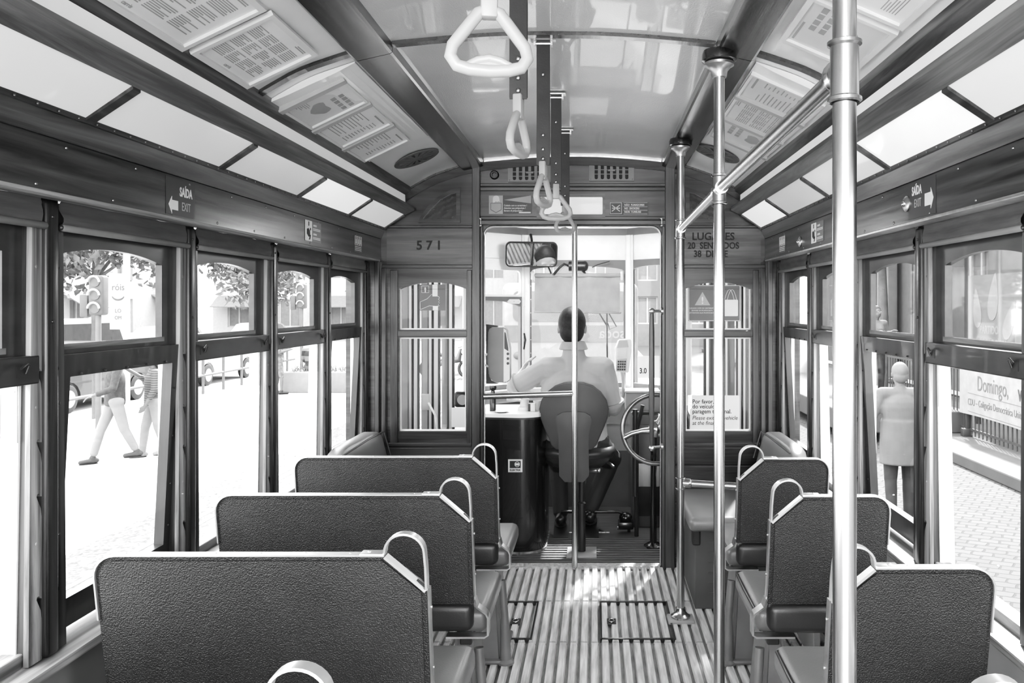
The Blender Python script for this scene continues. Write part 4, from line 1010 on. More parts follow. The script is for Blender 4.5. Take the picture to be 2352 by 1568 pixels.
# cable conduit plate seen through the left bulkhead window
t = thing('wall_socket', 'grey socket box with a pale cable on the left platform door', 'socket', P(981, 940, 4.95))
bm = NB(); o = P(967, 942, 4.95); box(bm, o.x, o.x + .05, o.y, o.y + .02, o.z, o.z + .10, .006); obj('box', bm, PLASG, t)
bm = NB(); tube(bm, [P(984, 925, 4.94), P(990, 935, 4.93), P(1000, 955, 4.92), P(1005, 990, 4.92), P(1006, 1050, 4.95)], .006, 8); obj('cable', bm, PLASW, t)
t = thing('pale_card', 'blank pale card fixed low behind the left bulkhead window', 'card', P(1052, 982, 4.80))
bm = NB(); o = P(1037, 981, 4.80); e_ = P(1069, 936, 4.80); box(bm, o.x, e_.x, 4.80, 4.805, o.z, e_.z, .001); obj('sheet', bm, PAPER, t, smooth=False)
t = thing('round_dial', 'dark rounded gauge box above the pale card', 'gauge', P(1062, 935, 4.95))
bm = NB(); o = P(1043, 935, 4.95); e_ = P(1080, 899, 4.95); box(bm, o.x, e_.x, 4.93, 4.99, o.z, e_.z, .02, 3); obj('case', bm, DARKM, t)
bm = NB(); lathe(bm, [(.032, 0), (.032, .004)], ((o.x + e_.x) / 2 + .005, 4.925, (o.z + e_.z) / 2), 'y', 20); obj('dial_face', bm, GREYP, t)

# controller cabinet
t = thing('controller_cabinet', 'tall black rounded controller cabinet left of the driver', 'cabinet', (-.52, 4.98, 0))
x0, x1 = P(1090, 0, 4.86).x, P(1252, 0, 4.86).x
bm = NB(); sec = [(x0, 5.25), (x0, 4.84), (x1 - .16, 4.80)] + [(x1 - .15 + .15 * math.sin(a), 4.95 - .15 * math.cos(a)) for a in [j * PI / 16 for j in range(1, 9)]] + [(x1, 5.25)]
plate(bm, [sec], .80, lambda p: V((p.x, p.y, p.z + .018)))
obj('body', bm, BLACKP, t, ang=35)
sc = lambda k: [((x0 + x1) / 2 + (a - (x0 + x1) / 2) * k, 5.0 + (b - 5.0) * k) for a, b in sec]
bm = NB(); plate(bm, [sc(1.04)], .012, lambda p: V((p.x, p.y, p.z + .818))); obj('lid_rim', bm, DARKM, t, ang=35)
bm = NB(); plate(bm, [sc(1.05)], .022, lambda p: V((p.x, p.y, p.z + .83))); obj('top_plate', bm, WHITEP, t, ang=35)
bm = NB(); plate(bm, [sc(1.03)], .05, lambda p: V((p.x, p.y, p.z - .03))); obj('plinth', bm, WN, t, ang=35)
t = thing('maker_plate', 'small metal plate reading ELEKTRIK on the black cabinet', 'plate', P(1183, 1084, 4.79))
o = P(1167, 1084, 4.795); fnp = fr((o.x, 4.797, o.z), (1, 0, 0), (0, 0, 1)); w_, h_ = .086, .077
bm = NB(); plate(bm, [rrect(0, w_, 0, h_)], .003, fnp); obj('metal_plate', bm, PLASW, t, smooth=False)
bm = NB(); plate(bm, [rrect(.010, w_ - .010, .025, h_ - .009)], .0045, fnp); obj('dark_field', bm, INK, t, smooth=False)
bm = NB(); plate(bm, [circ(.055, .048, .016), circ(.055, .048, .0135)], .0055, fnp); plate(bm, [rrect(.043, .067, .041, .055)], .0055, fnp); obj('emblem', bm, PLASW, t, smooth=False)
bm = NB(); letters(bm, 'ELEKTRIK', .0175, lambda p: fnp(p + V((w_ / 2, .007, .003))), 'CENTER', bold=.0005, sx=.88); obj('lettering', bm, INK, t, smooth=False)
# things on the controller top
ZT = .852
def put(px, D): return V(((px - 1368) * D / F, D, ZT))
t = thing('controller_lever', 'pale controller handle hub with lever on the cabinet top', 'lever', put(1205, 4.98))
c = put(1205, 4.98); bm = NB(); lathe(bm, [(.042, 0), (.042, .02), (.030, .028), (.026, .06), (.030, .07), (.012, .078)], c, 'z', 20); obj('hub', bm, PLASW, t)
bm = NB(); tube(bm, [c + V((0, 0, .065)), c + V((-.05, -.01, .072)), c + V((-.11, -.0, .07))], [.014, .016, .012], 10); obj('lever_arm', bm, STEEL, t)
t = thing('reverser_knob', 'black turned knob on the cabinet top by the door post', 'knob', put(1132, 4.95))
c = put(1132, 4.95); bm = NB(); lathe(bm, [(.020, 0), (.020, .09), (.014, .10), (.012, .125), (.021, .13), (.024, .145), (.021, .158), (.010, .16)], c, 'z', 18); obj('turned_knob', bm, BLACKP, t)
t = thing('coin_tray', 'shallow round metal dish on the cabinet top', 'dish', put(1152, 4.88))
c = put(1152, 4.88); bm = NB(); lathe(bm, [(.028, 0), (.040, .006), (.046, .008), (.040, .009), (.02, .005)], c, 'z', 24); obj('dish', bm, STEEL, t)
t = thing('ticket_stack', 'small upright box with one dark side on the cabinet top', 'box', put(1222, 4.93))
c = put(1222, 4.93); bm = NB(); box(bm, c.x - .022, c.x + .022, c.y - .02, c.y + .02, ZT, ZT + .05, .004); obj('box', bm, PLASW, t)
bm = NB(); box(bm, c.x - .023, c.x - .008, c.y - .022, c.y + .021, ZT + .002, ZT + .048, .002); obj('dark_side', bm, PLASD, t)
t = thing('small_cup', 'small pale cup near the chair on the cabinet top', 'cup', put(1234, 4.98))
c = put(1234, 4.98); bm = NB(); lathe(bm, [(.016, 0), (.022, .03), (.026, .06), (.024, .06), (.018, .01)], c, 'z', 16); obj('cup', bm, PLASW, t)
# ticket machine on the left jamb
t = thing('ticket_machine', 'grey ticket validator box on the left door post, tilted face to the driver', 'machine', P(1140, 880, 4.66))
def ytan(px, py, D): return P(px, py, D)
bm = NB(); prof = [(1116, 750), (1152, 757), (1158, 775), (1158, 830), (1170, 850), (1169, 868), (1160, 878), (1120, 876), (1114, 850)]
prof = [(1121, 760), (1126, 752), (1158, 752), (1163, 756), (1171, 800), (1171, 872), (1164, 879), (1136, 878), (1124, 868), (1118, 830)]
plate(bm, [[((a - 1368) * 4.66 / F, EZ - (b - 700) * 4.66 / F) for a, b in prof]], .09, lambda p: V((p.x, 4.75 - p.z, p.y)))
bmesh.ops.remove_doubles(bm, verts=bm.verts, dist=1e-5); bmesh.ops.bevel(bm, geom=[e for e in bm.edges if e.calc_face_angle(0) > .4], offset=.006, segments=2, affect='EDGES')
obj('housing', bm, mk('machine_grey', .2, .4), t, ang=40)
bm = NB(); q = lambda a, b, y=4.655: V(((a - 1368) * 4.66 / F, y, EZ - (b - 700) * 4.66 / F))
plate(bm, [[(q(a, b).x, q(a, b).z) for a, b in ((1157, 754), (1163, 758), (1171, 802), (1171, 871), (1164, 876), (1157, 877))]], .006, lambda p: V((p.x, 4.658 - p.z, p.y))); fc = obj('front_face', bm, PLASW, t, smooth=False)
bm = NB(); plate(bm, [[(q(a, b).x, q(a, b).z) for a, b in ((1159, 762), (1162, 764), (1168, 800), (1168, 806), (1159, 800))]], .004, lambda p: V((p.x, 4.651 - p.z, p.y))); obj('screen', bm, PLASD, t, smooth=False)
bm = NB()
for b in (812, 823, 834): plate(bm, [circ(q(1167, b).x, q(1167, b).z, .008, 14)], .004, lambda p: V((p.x, 4.651 - p.z, p.y)))
obj('button', bm, PLASD, t, smooth=False)
bm = NB(); p_ = [(q(a, b).x, q(a, b).z) for a, b in ((1112, 745), (1137, 748), (1140, 756), (1124, 760), (1118, 800), (1118, 860), (1124, 876), (1140, 884), (1112, 884))]
plate(bm, [p_], .05, lambda p: V((p.x, 4.79 - p.z, p.y))); obj('mounting_plate', bm, PLASD, t, smooth=False)
bm = NB(); tube(bm, [q(1118, 812, 4.67), q(1109, 825, 4.66), q(1112, 836, 4.66), q(1121, 842, 4.67)], .006, 8); obj('wire_loop', bm, PLASW, t)
# card reader on its stalk
t = thing('card_terminal', 'pale card payment terminal with keypad right of the driver', 'terminal', P(1430, 858, 5.35))
D = 5.35; ax = V((.12, 0, 0))
q = lambda a, b, y=D: V(((a - 1368) * D / F, y, EZ - (b - 700) * D / F))
pr = [(1420, 780), (1446, 778), (1448, 800), (1441, 856), (1412, 853), (1412, 800)]
bm = NB(); plate(bm, [[(q(a, b).x, q(a, b).z) for a, b in pr]], .07, lambda p: V((p.x + p.z * .12, D + .07 - p.z, p.y)))
bmesh.ops.remove_doubles(bm, verts=bm.verts, dist=1e-5); bmesh.ops.bevel(bm, geom=[e for e in bm.edges if e.calc_face_angle(0) > .4], offset=.005, segments=2, affect='EDGES'); obj('casing', bm, PLASW, t, ang=40)
fc = lambda pts, d: plate(bm, [[(q(a, b).x + .008, q(a, b).z) for a, b in pts]], .004, lambda p: V((p.x, D - d - p.z, p.y)))
bm = NB(); fc([(1419, 782), (1438, 781), (1441, 797), (1414, 799)], .0); fc([(1414, 825), (1437, 823), (1435, 853), (1412, 851)], 0); obj('keypad_field', bm, PLASG, t, smooth=False)
bm = NB(); fc([(1417, 805), (1435, 803), (1435, 818), (1416, 820)], .002); obj('screen', bm, PAPERG, t, smooth=False)
bm = NB()
for r_ in range(4):
    for c_ in range(4): ell(bm, q(1418 + c_ * 5 - r_ * .4, 830 + r_ * 6, D - .006) + V((.008, 0, 0)), (.006, .004, .006), 8)
obj('key', bm, PLASD, t)
bm = NB(); tube(bm, [q(1430, 856, D + .03), q(1434, 880, D + .1), q(1436, 935, D + .35)], .014, 12); obj('stalk', bm, PLASW, t)
# mirror
t = thing('rear_view_mirror', 'rounded interior mirror with black rim hanging above the driver', 'mirror', P(1221, 585, 5.75))
m = P(1221, 584.5, 5.75); a_ = (1281 - 1162) * 5.75 / F / 2; b_ = (613 - 557) * 5.75 / F / 2 * 1.04
def mir(p):   # turned towards the driver's head
    n = V((.16, -.94, -.30)).normalized(); u = V((.94, .16, 0)).normalized(); v = n.cross(u) if n.cross(u).z > 0 else u.cross(n)
    return m + u * p.x + v * p.y + n * p.z
bm = NB(); plate(bm, [rrect(-a_, a_, -b_, b_, .035, 6)], .02, mir, -.02); obj('casing', bm, PLASD, t, smooth=False)
bm = NB(); plate(bm, [rrect(-a_, a_, -b_, b_, .035, 6), rrect(-a_ + .008, a_ - .008, -b_ + .008, b_ - .008, .03, 6)], .006, mir, 0); obj('rim', bm, RUBBER, t, smooth=False)
bm = NB(); plate(bm, [rrect(-a_ + .007, a_ - .007, -b_ + .007, b_ - .007, .03, 6)], .002, mir, .0005); obj('mirror_glass', bm, mirror_mat(), t, smooth=False)
bm = NB(); tube(bm, [m + V((.0, .02, 0)), m + V((0, .08, .05)), m + V((-.01, .13, .12)), V((m.x - .02, 5.93, m.z + .16))], .009, 10); obj('arm', bm, DARKM, t)
# wiper motor, blind
t = thing('wiper_motor', 'dark wiper motor with bent linkage above the windscreen blind', 'motor', P(1330, 615, 5.93))
c = P(1325, 611, 5.90); bm = NB(); tube(bm, [c + V((-.06, 0, 0)), c + V((.06, 0, 0))], .038, 16); ell(bm, c + V((.06, 0, 0)), (.025, .04, .04)); obj('housing', bm, DARKM, t)
bm = NB(); tube(bm, [c + V((-.06, -.01, 0)), P(1296, 606, 5.88), P(1285, 615, 5.87), P(1272, 630, 5.87)], .009, 8); tube(bm, [P(1258, 610, 5.87), P(1266, 628, 5.87)], .006, 8); tube(bm, [P(1400, 600, 5.9), P(1372, 608, 5.89), P(1360, 614, 5.89)], .004, 8); tube(bm, [P(1336, 620, 5.9), P(1345, 628, 5.9)], .008, 8); obj('linkage', bm, DARKM, t)
t = thing('windscreen_blind', 'grey cloth roller blind pulled down over the centre windscreen', 'blind', P(1327, 718, 5.90))
q = lambda a, b: P(a, b, 5.90)
bm = NB(); vs = []
for i in range(21):
    row = []
    for j in range(9):
        a = 1228 + 196 * i / 20; b = 634 + 84 * j / 8; p = q(a, b); p.y += .006 * math.sin(i * .8 + j * .9) + .004 * math.sin(i * 1.9 - j)
        row.append(bm.verts.new(p))
    vs.append(row)
for a, b in zip(vs, vs[1:]):
    for j in range(8): bm.faces.new((a[j], a[j + 1], b[j + 1], b[j]))
obj('cloth', bm, mk('blind_grey', .36, .8, var=.12, vs=8, bump=.3, bs=60), t)
bm = NB(); cap(bm, q(1232, 632), q(1421, 632), .016, .016, 16); rl = obj('roller', bm, mk('blind_grey', .36, .8), t)
bm = NB(); cap(bm, q(1228, 716), q(1424, 718), .009, .009, 10); obj('hem_bar', bm, mk('blind_grey', .36, .8), t)
bm = NB()
for a in (1223, 1428): box(bm, q(a - 3, 0).x, q(a + 3, 0).x, 5.87, 5.92, q(0, 643).z, q(0, 623).z, .006)
obj('bracket', bm, PLASW, t)
t = thing('windscreen_wiper', 'thin folded wiper arm outside the centre windscreen', 'wiper', P(1396, 760, 6.05))
bm = NB(); tube(bm, [P(1394, 712, 6.05), P(1394.5, 800, 6.05), P(1396, 880, 6.05)], .006, 8); tube(bm, [P(1376, 718, 6.06), P(1394, 748, 6.06)], .006, 8); tube(bm, [P(1398, 718, 6.06), P(1416, 750, 6.06), P(1400, 756, 6.06), P(1396, 742, 6.06)], .005, 8); obj('arm', bm, DARKM, t)
# brake wheel on its column
t = thing('brake_wheel', 'polished steel brake handwheel behind the right door post', 'handwheel', P(1508, 1270, 4.85))
c = P(1508, 985, 4.84); R = .207
tl = lambda x, z, y=0: V((c.x + x, c.y + y + z * .10, c.z + z))
bm = NB(); tube(bm, [tl(R * math.cos(a), R * math.sin(a)) for a in [i * PI / 24 for i in range(48)]], .0145, 14, True); obj('rim', bm, mk('worn_rim', .2, .25, .7, var=.3, vs=12), t)
bm = NB()
for k in range(3):
    a = PI * 1.08 + k * 2 * PI / 3; d = V((math.cos(a), 0, math.sin(a))); e2 = V((-math.sin(a), 0, math.cos(a)))
    pts = [d * .03, d * .09 + e2 * -.012, d * .15 + e2 * -.012, d * (R - .002)]
    tube(bm, [tl(p.x, p.z, -.005) for p in pts], [.022, .016, .014, .018], 12)
obj('spoke', bm, CHROME, t)
bm = NB(); lathe(bm, [(.05, .03), (.05, -.01), (.035, -.02), (.020, -.03), (.020, -.04), (.010, -.045)], (c.x, c.y, c.z), 'y', 24); obj('hub', bm, CHROME, t)
bm = NB(); tube(bm, [(c.x, c.y + .05, c.z), (c.x + .0, c.y + .12, c.z - .03), (c.x - .01, c.y + .13, .45), (c.x - .01, c.y + .13, .02)], [.03, .026, .018, .022], 14); lathe(bm, [(.06, 0), (.06, .012), (.03, .03)], (c.x - .01, c.y + .13, .0)); obj('column', bm, BLACKP, t)
bm = NB(); tube(bm, [(c.x - .12, c.y + .2, .30), (c.x - .12, c.y + .2, .85)], .016, 10); tube(bm, [P(1476, 930, 5.2), P(1462, 990, 5.2), P(1462, 1260, 5.2)], .014, 8); obj('pipe', bm, DARKM, t)
# gear behind the wheel: grey box, dark equipment cabinet
t = thing('equipment_box', 'grey equipment box on the dash behind the brake wheel', 'box', P(1470, 905, 5.5))
a, b = P(1436, 925, 5.5), P(1515, 900, 5.5); bm = NB(); box(bm, a.x, b.x, 5.45, 5.62, a.z - .05, b.z, .01); obj('casing', bm, GREYP, t)
bm = NB(); box(bm, a.x - .005, b.x, 5.43, 5.64, b.z, b.z + .015, .004); obj('lid', bm, PLASG, t)
t = thing('front_cabinet', 'dark metal cabinet under the dash on the right side', 'cabinet', P(1500, 1250, 5.35))
a, b = P(1452, 0, 5.4), P(1640, 0, 5.4); bm = NB(); box(bm, a.x, b.x, 5.4, 5.62, 0, .76, .01); obj('casing', bm, DGREY, t)
bm = NB(); box(bm, a.x + .03, b.x - .03, 5.392, 5.4, .08, .70, .004); obj('cabinet_door', bm, DARKM, t)
bm = NB(); box(bm, P(1462, 0, 5.38).x, P(1515, 0, 5.38).x, 5.38, 5.395, P(0, 1118, 5.38).z, P(0, 1065, 5.38).z, .01); obj('pale_panel', bm, PLASG, t)
t = thing('number_plate_card', 'white card reading 3.0 low in the right front window', 'card', P(1478, 862, 5.8))
a = P(1464, 868, 5.78); fnq = fr((a.x, 5.78, a.z), (1, 0, 0), (0, 0, 1))
bm = NB(); plate(bm, [rrect(0, .17, 0, .16)], .003, fnq); obj('sheet', bm, PAPER, t, smooth=False)
bm = NB(); letters(bm, '3.0', .055, lambda p: fnq(p + V((.014, .035, .003))), sx=.8, bold=.001); obj('lettering', bm, INK, t, smooth=False)
# pedal frame on the floor
t = thing('pedal_box', 'black metal foot pedal stand with round switch under the dash', 'pedals', P(1360, 1230, 5.30))
bm = NB(); D = 5.28
for pts in ([(1290, 1200), (1290, 1175), (1420, 1175), (1440, 1182), (1440, 1212)], [(1290, 1225), (1400, 1225)], [(1418, 1212), (1450, 1212)]):
    tube(bm, [P(a, b, D) for a, b in pts], .011, 8)
for px in (1285, 1345, 1445): tube(bm, [P(px, 1190, D), V((P(px, 0, D).x, D + .02, .0))], .011, 8)
obj('frame', bm, BLACKP, t)
bm = NB(); c = P(1437, 1188, D); ell(bm, c, (.045, .045, .035)); box(bm, c.x - .05, c.x + .05, c.y - .05, c.y + .05, c.z - .07, c.z - .02, .01); obj('foot_switch', bm, BLACKP, t)
bm = NB()
for px in (1290, 1358): 
    o = P(px, 1208, D); hexa(bm, [(o.x - .05, D - .12, o.z - .055), (o.x + .05, D - .12, o.z - .055), (o.x + .05, D + .12, o.z + .01), (o.x - .05, D + .12, o.z + .01)], [(o.x - .05, D - .12, o.z - .04), (o.x + .05, D - .12, o.z - .04), (o.x + .05, D + .12, o.z + .025), (o.x - .05, D + .12, o.z + .025)])
obj('pedal', bm, DARKM, t, smooth=False)
bm = NB()
for k in range(4): tube(bm, [P(1352 + 8 * k, 1215, D + .05), P(1375 + 10 * k, 1235, D), P(1400 + 12 * k, 1250, D - .02), P(1440 + 4 * k, 1235, D + .08)], .008, 8)
obj('cable', bm, RUBBER, t)

# ================================================================= driver's chair
t = thing('driver_chair', 'black swivel driver chair with rounded back on a single post', 'chair', P(1335, 1290, 4.75))
Dc = 4.80; q = lambda a, b, y=Dc: V(((a - 1368) * Dc / F, y, EZ - (b - 700) * Dc / F))
half = [(0, 880), (22, 882), (42, 889), (60, 903), (73, 922), (78, 942), (75, 962), (66, 985), (57, 1005), (50, 1022), (40, 1031), (20, 1033)]
cx = 1318
pts = [(cx + a, b) for a, b in half] + [(cx - a, b) for a, b in half[::-1][:-1]]
def back_fn(off):
    def f(p):
        d = (p.x - q(cx, 0).x); return V((p.x, Dc + off - p.z - 1.1 * d * d + .10 * (p.y - .9) , p.y))
    return f
def subplate(pts, th, fn, k=1):
    bm = NB(); plate(bm, [[(q(a, b).x, q(a, b).z) for a, b in pts]], th, lambda p: p.copy())
    return bm
def cushion(pts, th, mat, name, off, bulge, parent, n=6):      # dished panel grown from its outline by concentric rings
    bm = NB(); ctr = V((sum(q(a, b).x for a, b in pts) / len(pts), 0, sum(q(a, b).z for a, b in pts) / len(pts)))
    rings = {}
    for side in (0, 1):
        prev = None
        for j in range(n + 1):
            k = 1 - (j / n) ** 1.3 if j < n else .02
            ring = []
            for a, b in pts:
                o = q(a, b); o = V((ctr.x + (o.x - ctr.x) * k, 0, ctr.z + (o.z - ctr.z) * k)); d = o.x - q(cx, 0).x
                y = Dc + off + 1.0 * d * d * -1 * -1 * 0 + .7 * d * d + (-1 if side == 0 else 1) * (th / 2 + bulge * (1 - k * k))
                ring.append(bm.verts.new((o.x, y, o.z)))
            if prev:
                for i in range(len(ring)): bm.faces.new((prev[i], prev[(i + 1) % len(ring)], ring[(i + 1) % len(ring)], ring[i]))
            prev = ring; rings.setdefault((side, j), ring)
        bm.faces.new(prev)
    r0, r1 = rings[(0, 0)], rings[(1, 0)]
    for i in range(len(r0)): bm.faces.new((r0[i], r0[(i + 1) % len(r0)], r1[(i + 1) % len(r1)], r1[i]))
    return obj(name, bm, mat, parent, ang=50)
cushion(pts, .012, PLASD, 'back_shell', 0, .012, t)
grow = [(cx + (a - cx) * 1.04, 955 + (b - 955) * 1.035) for a, b in pts]
cushion(grow, .028, LEATS, 'back_pad', .035, .012, t)
sp = [(cx - 33, 1180 - 90), (cx - 35, 1000), (cx - 39, 975), (cx - 41, 963), (cx - 38, 953), (cx - 25, 945), (cx, 943), (cx + 25, 945), (cx + 38, 953), (cx + 41, 963), (cx + 38, 978), (cx + 34, 1000), (cx + 35, 1090), (cx + 22, 1104), (cx - 20, 1104)]
cushion(sp, .03, PLASD, 'back_spine', -.022, .006, t, 4)
cxx = q(1327, 0).x
bm = NB(); loft(bm, [((cxx, Dc + .26, q(0, 1084).z), .16, .15), ((cxx, Dc + .26, q(0, 1066).z), .215, .21), ((cxx, Dc + .26, q(0, 1058).z), .228, .225)], 28, 2.6); obj('seat_shell', bm, PLASD, t, ang=50)
bm = NB(); loft(bm, [((cxx, Dc + .26, q(0, 1058).z), .226, .222), ((cxx, Dc + .26, q(0, 1050).z), .236, .232), ((cxx, Dc + .26, q(0, 1040).z), .228, .225), ((cxx, Dc + .26, q(0, 1035).z), .19, .19)], 28, 2.6); obj('seat_cushion', bm, LEATS, t, ang=60)
bm = NB(); xp_ = q(1336, 0).x; lathe(bm, [(.024, .02), (.024, .30), (.028, .30), (.028, .31), (.018, .32), (.018, .48)], (xp_, Dc + .03, 0), 'z', 20); tube(bm, [(xp_, Dc + .03, .44), (cxx, Dc + .2, .47)], .03, 10); obj('post', bm, DARKM, t)
bm = NB(); box(bm, xp_ - .09, xp_ + .09, Dc - .07, Dc + .13, 0, .016, .004); obj('base_plate', bm, GREYP, t)
bm = NB(); tube(bm, [q(1355, 1082, Dc + .03), q(1372, 1081, Dc + .01)], .013, 12); ell(bm, q(1376, 1081, Dc + .01), (.010, .013, .013)); tube(bm, [q(1385, 1070, Dc + .2), q(1402, 1076, Dc + .15), q(1410, 1083, Dc + .13)], [.006, .010, .012], 10); obj('adjust_lever', bm, STEEL, t)
# ================================================================= people
def robj(name, bm, mat, parent, voxel, it=3):
    bmesh.ops.recalc_face_normals(bm, faces=bm.faces)
    me = bpy.data.meshes.new('t'); bm.to_mesh(me); bm.free()
    o = bpy.data.objects.new('t', me); C.objects.link(o)
    m = o.modifiers.new('r', 'REMESH'); m.mode = 'VOXEL'; m.voxel_size = voxel
    s = o.modifiers.new('s', 'SMOOTH'); s.iterations = it; s.factor = .5
    dg = bpy.context.evaluated_depsgraph_get(); dg.update()
    me2 = bpy.data.meshes.new_from_object(o.evaluated_get(dg))
    bpy.data.objects.remove(o); bpy.data.meshes.remove(me)
    b2 = bmesh.new(); b2.from_mesh(me2); bpy.data.meshes.remove(me2)
    return obj(name, b2, mat, parent, ang=80)
def person(name, label, J, f, sty, voxel=.012, hs=1.0, group=None):
    """J world joints; f facing; sty: dict of clothing"""
    f = V(f).normalized(); up = V((0, 0, 1)); r = f.cross(up).normalized(); rot = MX((r, f, up)).transposed()
    t = thing(name, label, 'person', ((J['ftL'] + J['ftR']) / 2).xy.to_3d() + V((0, 0, min(J['ftL'].z, J['ftR'].z) - .08)), group)
    w = sty.get('w', 1.0)
    H = J['head']; hf = V(sty.get('look', f)).normalized(); hr = hf.cross(up).normalized(); hrot = MX((hr, hf, up)).transposed()
    def hp(a, b, c): return H + hr * (a * hs) + hf * (b * hs) + up * (c * hs)
    def torso(bm, g):
        sm = (J['shL'] + J['shR']) / 2; hm = (J['hipL'] + J['hipR']) / 2; ax = (sm - hm)
        sw = (J['shR'] - J['shL']).length / 2
        prof = ((-.16, .10, .08), (-.13, .150, .115), (-.05, .168, .127), (.08, .170, .128), (.25, .163, .124), (.42, .164, .123), (.58, .175, .125), (.72, .182, .124), (.84, .172, .114), (.94, .135, .092), (1.02, .08, .06))
        loft(bm, [(hm + ax * k, (rx * w + g), (ry * (w * .5 + .5) + g)) for k, rx, ry in prof], 28)
        if abs(f.x) > .3:      # turn the trunk to face f
            vs = list(bm.verts)[-28 * len(prof):]; an = math.atan2(r.y, r.x)
            for v in vs:
                d = v.co - hm; v.co = hm + V((d.x * math.cos(an) - d.y * math.sin(an), d.x * math.sin(an) + d.y * math.cos(an), d.z))
        cap(bm, J['shL'] + (sm - J['shL']) * .12, J['shR'] + (sm - J['shR']) * .12, .062 * w + g, .062 * w + g)
        cap(bm, sm + up * .0, J['neck'], .085 * w + g, .058 + g * .4)
    def arm(bm, S, g, frac, r0=.056, r1=.043, r2=.030):
        a, b, c = J['sh' + S], J['el' + S], J['ha' + S]
        if frac <= 1: cap(bm, a, a + (b - a) * frac, (r0 + g) * w, (r0 + (r1 - r0) * frac + g * 1.6) * w)
        else:
            cap(bm, a, b, (r0 + g) * w, (r1 + g) * w); cap(bm, b, b + (c - b) * (frac - 1), (r1 + g) * w, r1 + (r2 - r1) * (frac - 1) + g)
    def leg(bm, S, g, frac):
        a, b, c = J['hip' + S], J['kn' + S], J['ft' + S]
        if frac <= 1: cap(bm, a, a + (b - a) * frac, .088 * w + g, .088 + (.058 - .088) * frac + g)
        else:
            cap(bm, a, b, .088 * w + g, .058 + g); d = frac - 1; m = b + (c - b) * .3; cap(bm, b, m, .055 + g, .054 + g); 
            cap(bm, m, m + (c - m) * min(1, d), .054 + g, .054 + (.036 - .054) * d + g * 1.3)
    def hand(bm, S):
        wv = J['ha' + S]; d = (wv - J['el' + S]).normalized()
        if 'hd' + S in J: d = J['hd' + S].normalized()
        side = 1 if S == 'R' else -1
        pn = V((0, 0, -1)) if abs(d.z) < .8 else -r * side       # palm faces
        la = d.cross(pn).normalized() * -side                      # towards the thumb
        if abs(d.z) >= .8: la = f
        m = MX((la, d, la.cross(d))).transposed()
        ell(bm, wv + d * .045, (.042, .052, .018), 12, m)
        cap(bm, wv - d * .02, wv + d * .02, .029, .026)
        for i, ln in enumerate((.068, .078, .072, .055)):
            b0 = wv + d * .085 + la * (.030 - .020 * i); b1 = b0 + d * ln * .5 + pn * .012; b2 = b1 + d * ln * .35 + pn * ln * .45
            cap(bm, b0, b1, .0095, .009, 8); cap(bm, b1, b2, .009, .0075, 8)
        b0 = wv + d * .03 + la * .036; b1 = b0 + la * .028 + d * .028; b2 = b1 + d * .03 + pn * .012
        cap(bm, b0, b1, .012, .0105, 8); cap(bm, b1, b2, .0105, .0085, 8)
    # body
    bm = NB(); torso(bm, -.006)
    cap(bm, J['neck'] - up * .03, H - up * .06 * hs, .056 * w ** .5, .054)
    ell(bm, hp(0, -.008, .018), (.076 * hs, .095 * hs, .098 * hs), 20, hrot); ell(bm, hp(0, .025, -.045), (.060 * hs, .068 * hs, .070 * hs), 16, hrot)
    ell(bm, hp(0, .062, -.088), (.026 * hs, .022 * hs, .020 * hs), 10, hrot)          # chin
    cap(bm, hp(0, .090, .012), hp(0, .108, -.026), .009, .014, 8)                     # nose
    cap(bm, hp(-.045, .078, .026), hp(.045, .078, .026), .012, .012, 8)               # brow
    cap(bm, hp(-.022, .086, -.060), hp(.022, .086, -.060), .009, .009, 8); cap(bm, hp(-.018, .083, -.071), hp(.018, .083, -.071), .009, .009, 8)   # lips
    for s in (-1, 1):
        ell(bm, hp(s * .079, -.008, -.008), (.010, .020, .033), 10, hrot)             # ears
        arm(bm, 'L' if s < 0 else 'R', 0, 2); hand(bm, 'L' if s < 0 else 'R'); leg(bm, 'L' if s < 0 else 'R', -.002, 2)
        S = 'L' if s < 0 else 'R'; c = J['ft' + S]; cap(bm, c + V((0, 0, -.03)) - f * .03, c + V((0, 0, -.045)) + f * .13, .036, .030)
    body = robj('body', bm, sty.get('skin', SKINX), t, voxel, 2)
    bm = NB()
    for s in (-1, 1): ell(bm, hp(s * .031, .083, .004), (.012, .008, .008), 10, hrot)
    obj('eye', bm, PLASW, t); bm = NB()
    for s in (-1, 1): ell(bm, hp(s * .031, .0895, .004), (.005, .003, .005), 8, hrot)
    obj('iris', bm, INK, t)
    # hair
    if sty.get('hair'):
        bm = NB(); ell(bm, hp(0, -.014, .028), (.082 * hs, .098 * hs, .098 * hs), 24, hrot)
        ell(bm, hp(0, -.045, -.02), (.074 * hs, .062 * hs, .075 * hs), 16, hrot)
        if sty.get('long'): ell(bm, hp(0, -.055, -.09), (.08 * hs, .05 * hs, .11 * hs), 16, hrot)
        bmesh.ops.bisect_plane(bm, geom=list(bm.verts) + list(bm.edges) + list(bm.faces), plane_co=hp(0, .05, .05), plane_no=(hf - up * .75).normalized(), clear_outer=True)
        bmesh.ops.holes_fill(bm, edges=[e for e in bm.edges if e.is_boundary], sides=0)
        robj('hair', bm, sty['hair'], t, min(voxel, .009), 2)
